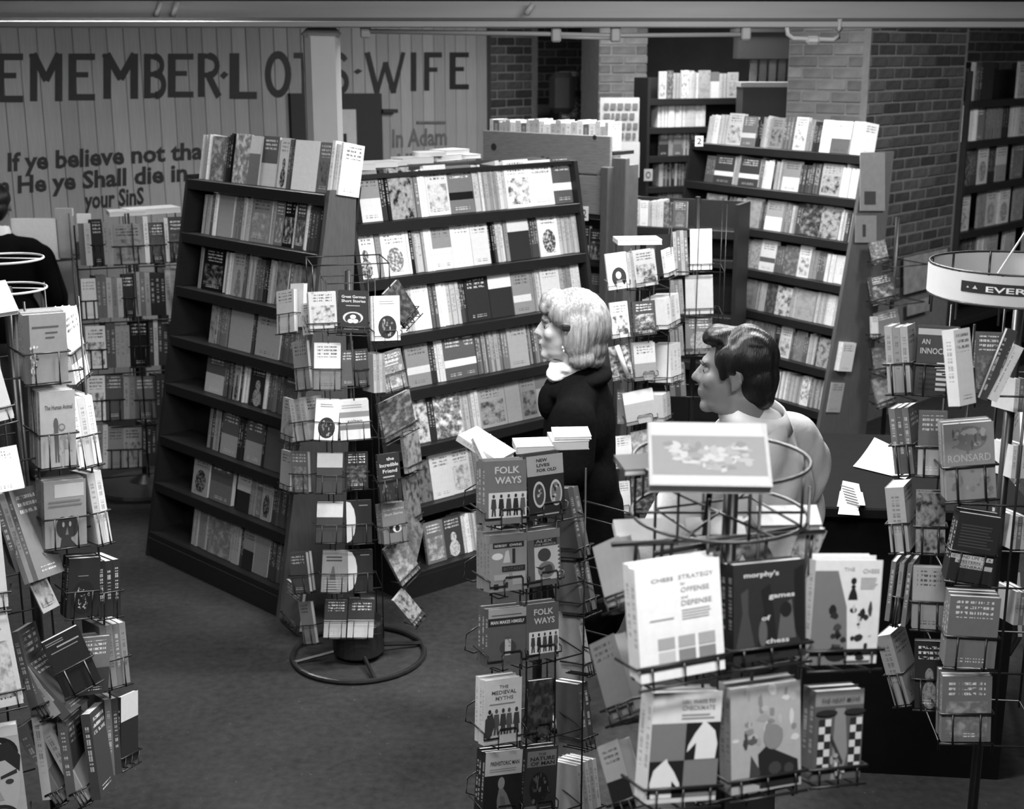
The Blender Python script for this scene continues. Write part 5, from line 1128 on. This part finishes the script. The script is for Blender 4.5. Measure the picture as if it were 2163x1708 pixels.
def hand(wrist, dirv, palmn, s):
    """palm, four fingers of unequal length and a thumb leaving its side; dirv along the fingers, palmn out of the palm"""
    w = Vector(wrist); d = Vector(dirv).normalized(); n = Vector(palmn).normalized(); x = d.cross(n).normalized() * s
    P = [('c', w, w + d * .05, .026, .03), ('c', w + d * .045 + x * .022, w + d * .085 + x * .03, .015, .014), ('c', w + d * .045 - x * .022, w + d * .08 - x * .03, .015, .013), ('c', w + d * .04, w + d * .085, .018, .016)]
    for i, (o_, L) in enumerate(((.03, .07), (.0105, .08), (-.009, .074), (-.029, .058))):
        a = w + d * .085 + x * o_; b_ = a + d * L * .5 + n * L * .12; c_ = b_ + d * L * .36 + n * L * .34
        P += [('c', a, b_, .0095, .0085), ('c', b_, c_, .0085, .007)]
    a = w + d * .03 + x * .03; b_ = a + d * .03 + x * .028 + n * .008; c_ = b_ + d * .03 + x * .006 + n * .01
    return P + [('c', a, b_, .013, .011), ('c', b_, c_, .011, .0085)]
def body(hz, sw, elbowL, wristL, elbowR, wristR, fem=False):
    """+x is the figure's left, it looks along -y; shoulders sw apart"""
    sh = hz - .235; hip = hz * .525; wa = (sh + hip) / 2
    P = [('c', (0, .03, sh - .02), (0, .02, wa), .11, .105), ('e', (0, .02, sh - .14), (sw * .42, .105, .19)), ('e', (0, .015, wa - .03), (.15, .1, .16)), ('e', (0, .02, hip), (.165, .115, .13)),
         ('c', (sw * .38, .03, sh - .035), (-sw * .38, .03, sh - .035), .055, .055), ('c', (0, .035, sh + .04), (sw * .36, .03, sh - .03), .05, .05), ('c', (0, .035, sh + .04), (-sw * .36, .03, sh - .03), .05, .05)]
    for s, el, wr in ((1, elbowL, wristL), (-1, elbowR, wristR)):
        P += [('c', (s * sw * .47, .03, sh - .05), el, .052, .04), ('c', el, wr, .04, .027)]
        d = Vector(wr) - Vector(el); P += hand(wr, d, (-s * .3, -.3, -1) if abs(d.normalized().z) < .7 else (-s, 0, 0), -s)
        kx = s * .09
        P += [('c', (kx, .02, hip - .04), (kx, .0, hip * .52), .085, .055), ('c', (kx, .0, hip * .52), (kx, .02, .09), .055, .037), ('c', (kx, .03, .05), (kx, -.13, .035), .04, .03)]
    return P
HAIRD = plain('dark_oiled_hair', .2, .4, .5, 60, (1, 6, 1), bmp=.004, spec=.28)
HAIRB, nt, b = new_mat('blonde_hair', .38, .5); E.nt = nt
g = E(tex(nt, 'Noise', 22, stretch=(5, 5, .8), detail=5).outputs['Fac']); g2 = E(tex(nt, 'Noise', 7, detail=3).outputs['Fac'])
set_grey(nt, b, g * .36 + g2 * .22 - .09); bump(nt, b, g.v, .008, .6)

# ---- man in the white shirt
def heading(x, y): return Rz(math.atan2(x, -y))      # local -y turned towards (x, y)
mp = at_y(1556, 770, 3.66); MH = 1.65
BM = T((mp.x + .035, 3.68, 0)) @ heading(-.62, .78); HM = T((mp.x - .0, 3.66, 0)) @ heading(-.93, .36)
man = empty('person', (mp.x, 3.68, 0), 'dark-haired man in a plain white shirt standing at the counter', 'person')
hd = BM.inverted() @ HM      # head turned on the neck
def turned(P, Mx):
    out = []
    for p in P:
        if p[0] == 'e':
            q = [p[0], tuple(Mx @ Vector(p[1])), p[2]]; e = Mx.to_euler(); r0 = p[3] if len(p) > 3 else (0, 0, 0)
            q.append((r0[0], r0[1], r0[2] + math.degrees(e.z))); out.append(tuple(q))
        else: out.append(('c', tuple(Mx @ Vector(p[1])), tuple(Mx @ Vector(p[2])), p[3], p[4]))
    return out
eL, wL, eR, wR = (.27, -.06, 1.14), (.16, -.27, 1.09), (-.27, -.02, 1.14), (-.2, -.24, 1.06)
bodyM = blob('body', turned(head(MH), hd) + body(MH + .03, .44, eL, wL, eR, wR), .0075, SKIN, man, BM, 4)
eyes(bodyM, MH, HM)
SHIRT = plain('white_cotton_shirt', 6.8, .9, .1, 14, bmp=.012, spec=.1)
sh = MH - .198
def folds(a, f): return lambda c: a * math.sin(c.z * f + 4 * c.x + 2 * math.sin(c.x * 23)) * (.4 + .6 * math.sin(c.x * 9 + c.y * 14) ** 2)
blob('shirt', [('c', (0, .03, sh - .02), (0, .02, 1.1), .13, .15), ('e', (0, .025, sh - .15), (.225, .14, .2)), ('e', (0, .02, 1.12), (.205, .15, .2)), ('e', (0, .02, .98), (.2, .15, .14)), ('c', (.18, .03, sh - .04), (-.18, .03, sh - .04), .072, .072),
               ('c', (0, .04, sh + .035), (.17, .03, sh - .02), .06, .07), ('c', (0, .04, sh + .035), (-.17, .03, sh - .02), .06, .07),
               ('c', (.21, .03, sh - .06), eL, .08, .07), ('c', (-.21, .03, sh - .06), eR, .08, .07), ('c', eL, (.19, -.2, 1.1), .06, .048), ('c', eR, (-.22, -.18, 1.075), .06, .048)], .011, SHIRT, man, BM, 5, folds(.010, 30))
bm = bmesh.new()
for z0, z1, r0, r1 in ((0, .045, .084, .074),):
    seg = 28; A = [];
    for (r_, z_) in ((r0, z0), (r1, z1), (r1 + .006, z1 + .002), (r0 + .016, z0 - .004)):
        A.append([bm.verts.new((math.cos(2 * math.pi * k / seg) * r_, math.sin(2 * math.pi * k / seg) * r_ * 1.05, z_ - .022 * math.sin(-2 * math.pi * k / seg) * -1)) for k in range(seg)])
    for a, b_ in zip(A, A[1:] + A[:1]):
        for k in range(seg): bm.faces.new((a[k], a[(k + 1) % seg], b_[(k + 1) % seg], b_[k]))
bmesh.ops.recalc_face_normals(bm, faces=bm.faces)
link('collar', mesh('collar', bm, True), [plain('shirt_collar', 7.6, .85)], man, BM @ T((0, .036, sh + .062)))
TRO = plain('dark_trousers', 1.6, .8, .15, 20)
hip = MH * .525
blob('trousers', [('e', (0, .02, hip), (.175, .125, .13))] + [q for s in (-1, 1) for q in (('c', (s * .09, .02, hip - .04), (s * .09, 0, hip * .52), .1, .075), ('c', (s * .09, 0, hip * .52), (s * .09, .02, .1), .075, .068))], .014, TRO, man, BM, 5)
SHOE = plain('black_leather', .8, .3, .2, 30)
for s in (-1, 1): blob('shoe', [('c', (s * .09, .04, .055), (s * .09, -.14, .045), .047, .04), ('e', (s * .09, -.05, .025), (.05, .15, .025))], .008, SHOE, man, BM, 4)
hz = MH
blob('hair', [('e', (0, .024, hz + .047), (.083, .094, .086)), ('e', (0, .06, hz - .01), (.072, .058, .078)), ('e', (0, .078, hz - .06), (.05, .03, .035)), ('e', (0, -.04, hz + .1), (.06, .055, .028)), ('e', (.005, -.072, hz + .094), (.046, .022, .018)),
              ('e', (.068, .0, hz + .045), (.02, .05, .045)), ('e', (-.068, .0, hz + .045), (.02, .05, .045)), ('c', (.076, -.022, hz + .03), (.077, -.02, hz - .004), .011, .007), ('c', (-.076, -.022, hz + .03), (-.077, -.02, hz - .004), .011, .007)], .0055, HAIRD, man, HM, 4,
     lambda c: .0022 * math.sin(c.x * 150 + 8 * math.sin(c.y * 20)) + .004 * max(0, math.sin((c.y + c.z) * 60)) * (1 if c.z > hz + .09 else 0))

# ---- blonde woman in the black coat
wp = at_y(1200, 690, 4.82); WH = 1.548
BWm = T((wp.x + .015, 4.83, 0)) @ heading(-.97, .16); HW = T((wp.x, 4.82, 0)) @ heading(-.985, .08)
wom = empty('person', (wp.x + .015, 4.83, 0), 'blonde woman in a black coat looking over the shelves', 'person')
hd = BWm.inverted() @ HW
eL, wL, eR, wR = (.22, .03, 1.08), (.17, -.14, .93), (-.22, .02, 1.08), (-.16, -.16, .95)
bodyW = blob('body', turned(head(WH, True), hd) + body(WH, .36, eL, wL, eR, wR, True), .0075, plain('fair_skin', 6.6, .5, .05, 25), wom, BWm, 4)
eyes(bodyW, WH, HW)
bm = bmesh.new(); bm_tube(bm, [(-.02, -.1, WH - .06), (0, -.106, WH - .0605), (.02, -.1, WH - .06)], .0035, 6); link('lips', mesh('lips', bm, True), [plain('lipstick', 2.8, .4)], bodyW, HW)
hz = WH
def strands(c):
    th = math.atan2(c.x, c.y - .02); return .0022 * math.sin(th * 24 + 6 * (c.z - hz)) + .0045 * noise.noise(Vector((th * 2.2, c.z * 9, 1))) + .0015 * math.sin(th * 61 + 30 * c.z)
blob('hair', [('e', (0, .025, hz + .056), (.092, .106, .086)), ('e', (0, .07, hz + .01), (.094, .085, .11)), ('e', (0, .085, hz - .07), (.082, .055, .06)), ('e', (0, .095, hz - .115), (.07, .038, .03)),
              ('e', (.08, .035, hz - .02), (.032, .055, .09)), ('e', (-.08, .035, hz - .02), (.032, .055, .09)), ('e', (.075, .05, hz - .1), (.03, .05, .035)), ('e', (-.075, .05, hz - .1), (.03, .05, .035)),
              ('e', (0, -.05, hz + .096), (.07, .05, .04)), ('e', (.02, -.083, hz + .076), (.045, .018, .026)), ('e', (-.025, -.082, hz + .076), (.04, .018, .024)), ('e', (.07, -.02, hz + .058), (.024, .045, .045)), ('e', (-.07, -.02, hz + .058), (.024, .045, .045))], .006, HAIRB, wom, HW, 3, strands)
bm = bmesh.new(); bm_box(bm, (.02, .064, .02), Matrix(), .004); link('hair_clip', mesh('hair_clip', bm), [plain('black_clip', .6, .3)], wom, HW @ T((.097, .012, hz + .016)) @ Matrix.Rotation(R(-6), 4, 'X') @ Rz(R(14)))
bm = bmesh.new(); bmesh.ops.create_uvsphere(bm, u_segments=10, v_segments=8, radius=.007); bmesh.ops.create_uvsphere(bm, u_segments=10, v_segments=8, radius=.006, matrix=T((.001, .003, -.012))); link('earring', mesh('earring', bm, True), [plain('pearl', 8.5, .2)], wom, HW @ T((.079, -.012, hz - .058)))
COAT = plain('black_wool_coat', .12, .95, .3, 60, bmp=.003, spec=.04)
sh = WH - .235
blob('coat', [('c', (0, .03, sh - .02), (0, .03, 1.0), .12, .14), ('e', (0, .03, sh - .13), (.185, .13, .18)), ('e', (0, .03, .95), (.19, .15, .2)), ('c', (0, .03, .9), (0, .035, .5), .165, .19), ('c', (.15, .03, sh - .03), (-.15, .03, sh - .03), .075, .075), ('c', (0, .04, sh + .03), (.14, .03, sh - .02), .07, .075), ('c', (0, .04, sh + .03), (-.14, .03, sh - .02), .07, .075),
              ('c', (.19, .03, sh - .05), eL, .082, .08), ('c', (-.19, .03, sh - .05), eR, .082, .08), ('c', eL, (.175, -.11, .95), .075, .07), ('c', eR, (-.17, -.12, .97), .075, .07)], .012, COAT, wom, BWm, 6, folds(.005, 18))
blob('coat_collar', [('e', (0, .075, sh + .05), (.125, .075, .04), (14, 0, 0)), ('e', (.085, .01, sh + .025), (.06, .085, .034), (10, 24, 0)), ('e', (-.085, .01, sh + .025), (.06, .085, .034), (10, -24, 0)), ('e', (.06, -.075, sh - .03), (.05, .04, .07)), ('e', (-.06, -.075, sh - .03), (.05, .04, .07))], .009, COAT, wom, BWm, 5)
blob('scarf', [('e', (0, .0, sh + .085), (.07, .068, .03), (-12, 0, 0)), ('e', (.03, -.04, sh + .068), (.045, .035, .03))], .007, plain('white_silk_scarf', 8.2, .5, .3, 45, bmp=.01), wom, HW, 3, lambda c: .004 * math.sin(c.x * 130 + c.z * 160))
for s in (-1, 1): blob('shoe', [('c', (s * .08, .04, .055), (s * .08, -.13, .04), .042, .034), ('e', (s * .08, -.05, .025), (.043, .13, .025))], .008, SHOE, wom, BWm, 4)

# ---- man in the dark suit by the verse wall
rp = at_y(-6, 430, 7.95); RH = 1.64
BR_ = T((rp.x, 7.95, 0)) @ heading(-.15, .99)
rm_ = empty('person', (rp.x, 7.95, 0), 'man in a black jacket with white collar seen from behind', 'person')
eL, wL, eR, wR = (.29, .02, 1.1), (.27, -.14, .93), (-.29, .02, 1.1), (-.27, -.14, .93)
blob('body', head(RH) + body(RH, .42, eL, wL, eR, wR), .009, SKIN, rm_, BR_, 4)
sh = RH - .235
JAC = plain('black_suit_cloth', .15, .9, .2, 50, spec=.04)
blob('jacket', [('c', (0, .03, sh - .02), (0, .02, 1.0), .13, .15), ('e', (0, .025, sh - .15), (.215, .14, .2)), ('e', (0, .02, .98), (.2, .15, .22)), ('c', (.19, .03, sh - .045), (-.19, .03, sh - .045), .075, .075), ('c', (0, .04, sh + .02), (.17, .03, sh - .02), .06, .075), ('c', (0, .04, sh + .02), (-.17, .03, sh - .02), .06, .075),
                ('c', (.22, .03, sh - .06), eL, .08, .07), ('c', (-.22, .03, sh - .06), eR, .08, .07), ('c', eL, (.275, -.1, .97), .065, .055), ('c', eR, (-.275, -.1, .97), .065, .055)], .013, JAC, rm_, BR_, 5)
blob('trousers', [('e', (0, .02, RH * .525), (.175, .125, .13))] + [q for s in (-1, 1) for q in (('c', (s * .09, .02, RH * .5), (s * .09, 0, .45), .1, .075), ('c', (s * .09, 0, .45), (s * .09, .02, .1), .075, .068))], .016, TRO, rm_, BR_, 4)
blob('collar', [('c', (0, .034, sh + .045), (0, .03, sh + .095), .078, .068)], .008, plain('white_collar', 8.6, .8), rm_, BR_, 3)
for s in (-1, 1): blob('shoe', [('c', (s * .09, .04, .055), (s * .09, -.14, .045), .047, .04), ('e', (s * .09, -.05, .025), (.05, .15, .025))], .01, SHOE, rm_, BR_, 4)
blob('hair', [('e', (0, .022, RH + .045), (.082, .096, .085)), ('e', (0, .06, RH - .01), (.07, .055, .07)), ('e', (0, .07, RH - .05), (.05, .03, .035))], .008, HAIRD, rm_, BR_, 4)

# ================================================================== books become objects
TW = [(1.5, 'black'), (3.5, 'dark grey'), (5.5, 'grey'), (7.5, 'light grey'), (10, 'white')]
DW = {0: '', 1: '', 2: 'pictured ', 3: 'oval-picture ', 4: 'top-banded ', 5: 'banded ', 6: 'all-picture ', 7: 'two-tone ', 8: 'figure-cover '}
TIER = lambda k: 'top' if k == 1 else ORD[min(k, 12)]
ENDS = {'case before verse wall': 'from verse-wall end', 'case behind the woman': 'from grey end panel', 'case beside brick pier': 'from display-stand end', 'right wall bookcase': 'from the brick pier', 'far brick-side case': 'from the brick pier end'}
groups = {}
for bk in BOOKS: groups.setdefault((bk['unit'], bk['tier']), []).append(bk)
for (u, t), L in groups.items():
    L.sort(key=lambda q: (q['px'], q['copy']))
    k = 0
    for bk in L:
        if bk['copy']: continue
        k += 1; bk['ord'] = k
def visible(bk):
    p = proj(bk['c']); return -30 < p[0] < 2190 and -30 < p[1] < 1740
solo = sorted([q for q in BOOKS if not q['copy'] and visible(q)], key=lambda q: -q['area'])[:300]
ids = {id(q) for q in solo}; rest = []
UG = lambda u: 'books of the ' + u
for bk in BOOKS:
    iv = (tone(bk['base']), tone(bk['art']), bk['seed'], bk['d'] / 16.0)
    if id(bk) not in ids: rest.append((bk['M'], bk['w'], bk['h'], bk['t'], iv)); continue
    o = link('book', book_mesh('book', [(Matrix(), bk['w'], bk['h'], bk['t'], iv)]), (), None, bk['M'])
    tw_ = next(w for lim, w in TW if bk['base'] <= lim)
    lb = bk['label']
    if not lb:
        un = bk['unit']; lb = '%s %sbook%s, %s %s, %s tier, %s' % (tw_, '' if bk['spine'] else DW[bk['d']], ' spine' if bk['spine'] else '', ordn(bk['ord']), ENDS.get(un, 'counting anticlockwise'), TIER(bk['tier']), un)
        lb = lb.replace('  ', ' ')
        if un.startswith(('top of', 'behind', 'table')): lb = '%s book, %s of those lying on %s' % (tw_, ordn(bk['ord']), 'the ' + un)
    tag(o, lb, 'book', UG(bk['unit']))
    if bk['prints']: do_print(o, bk['w'], bk['h'], bk['prints'])
ro = link('packed_books', book_mesh('packed_books', rest))
tag(ro, 'remaining small books packed on the farther bookcases and behind front copies', 'books', kind='stuff')
print('BOOKS', len(BOOKS), 'solo', len(solo), 'rest', len(rest))
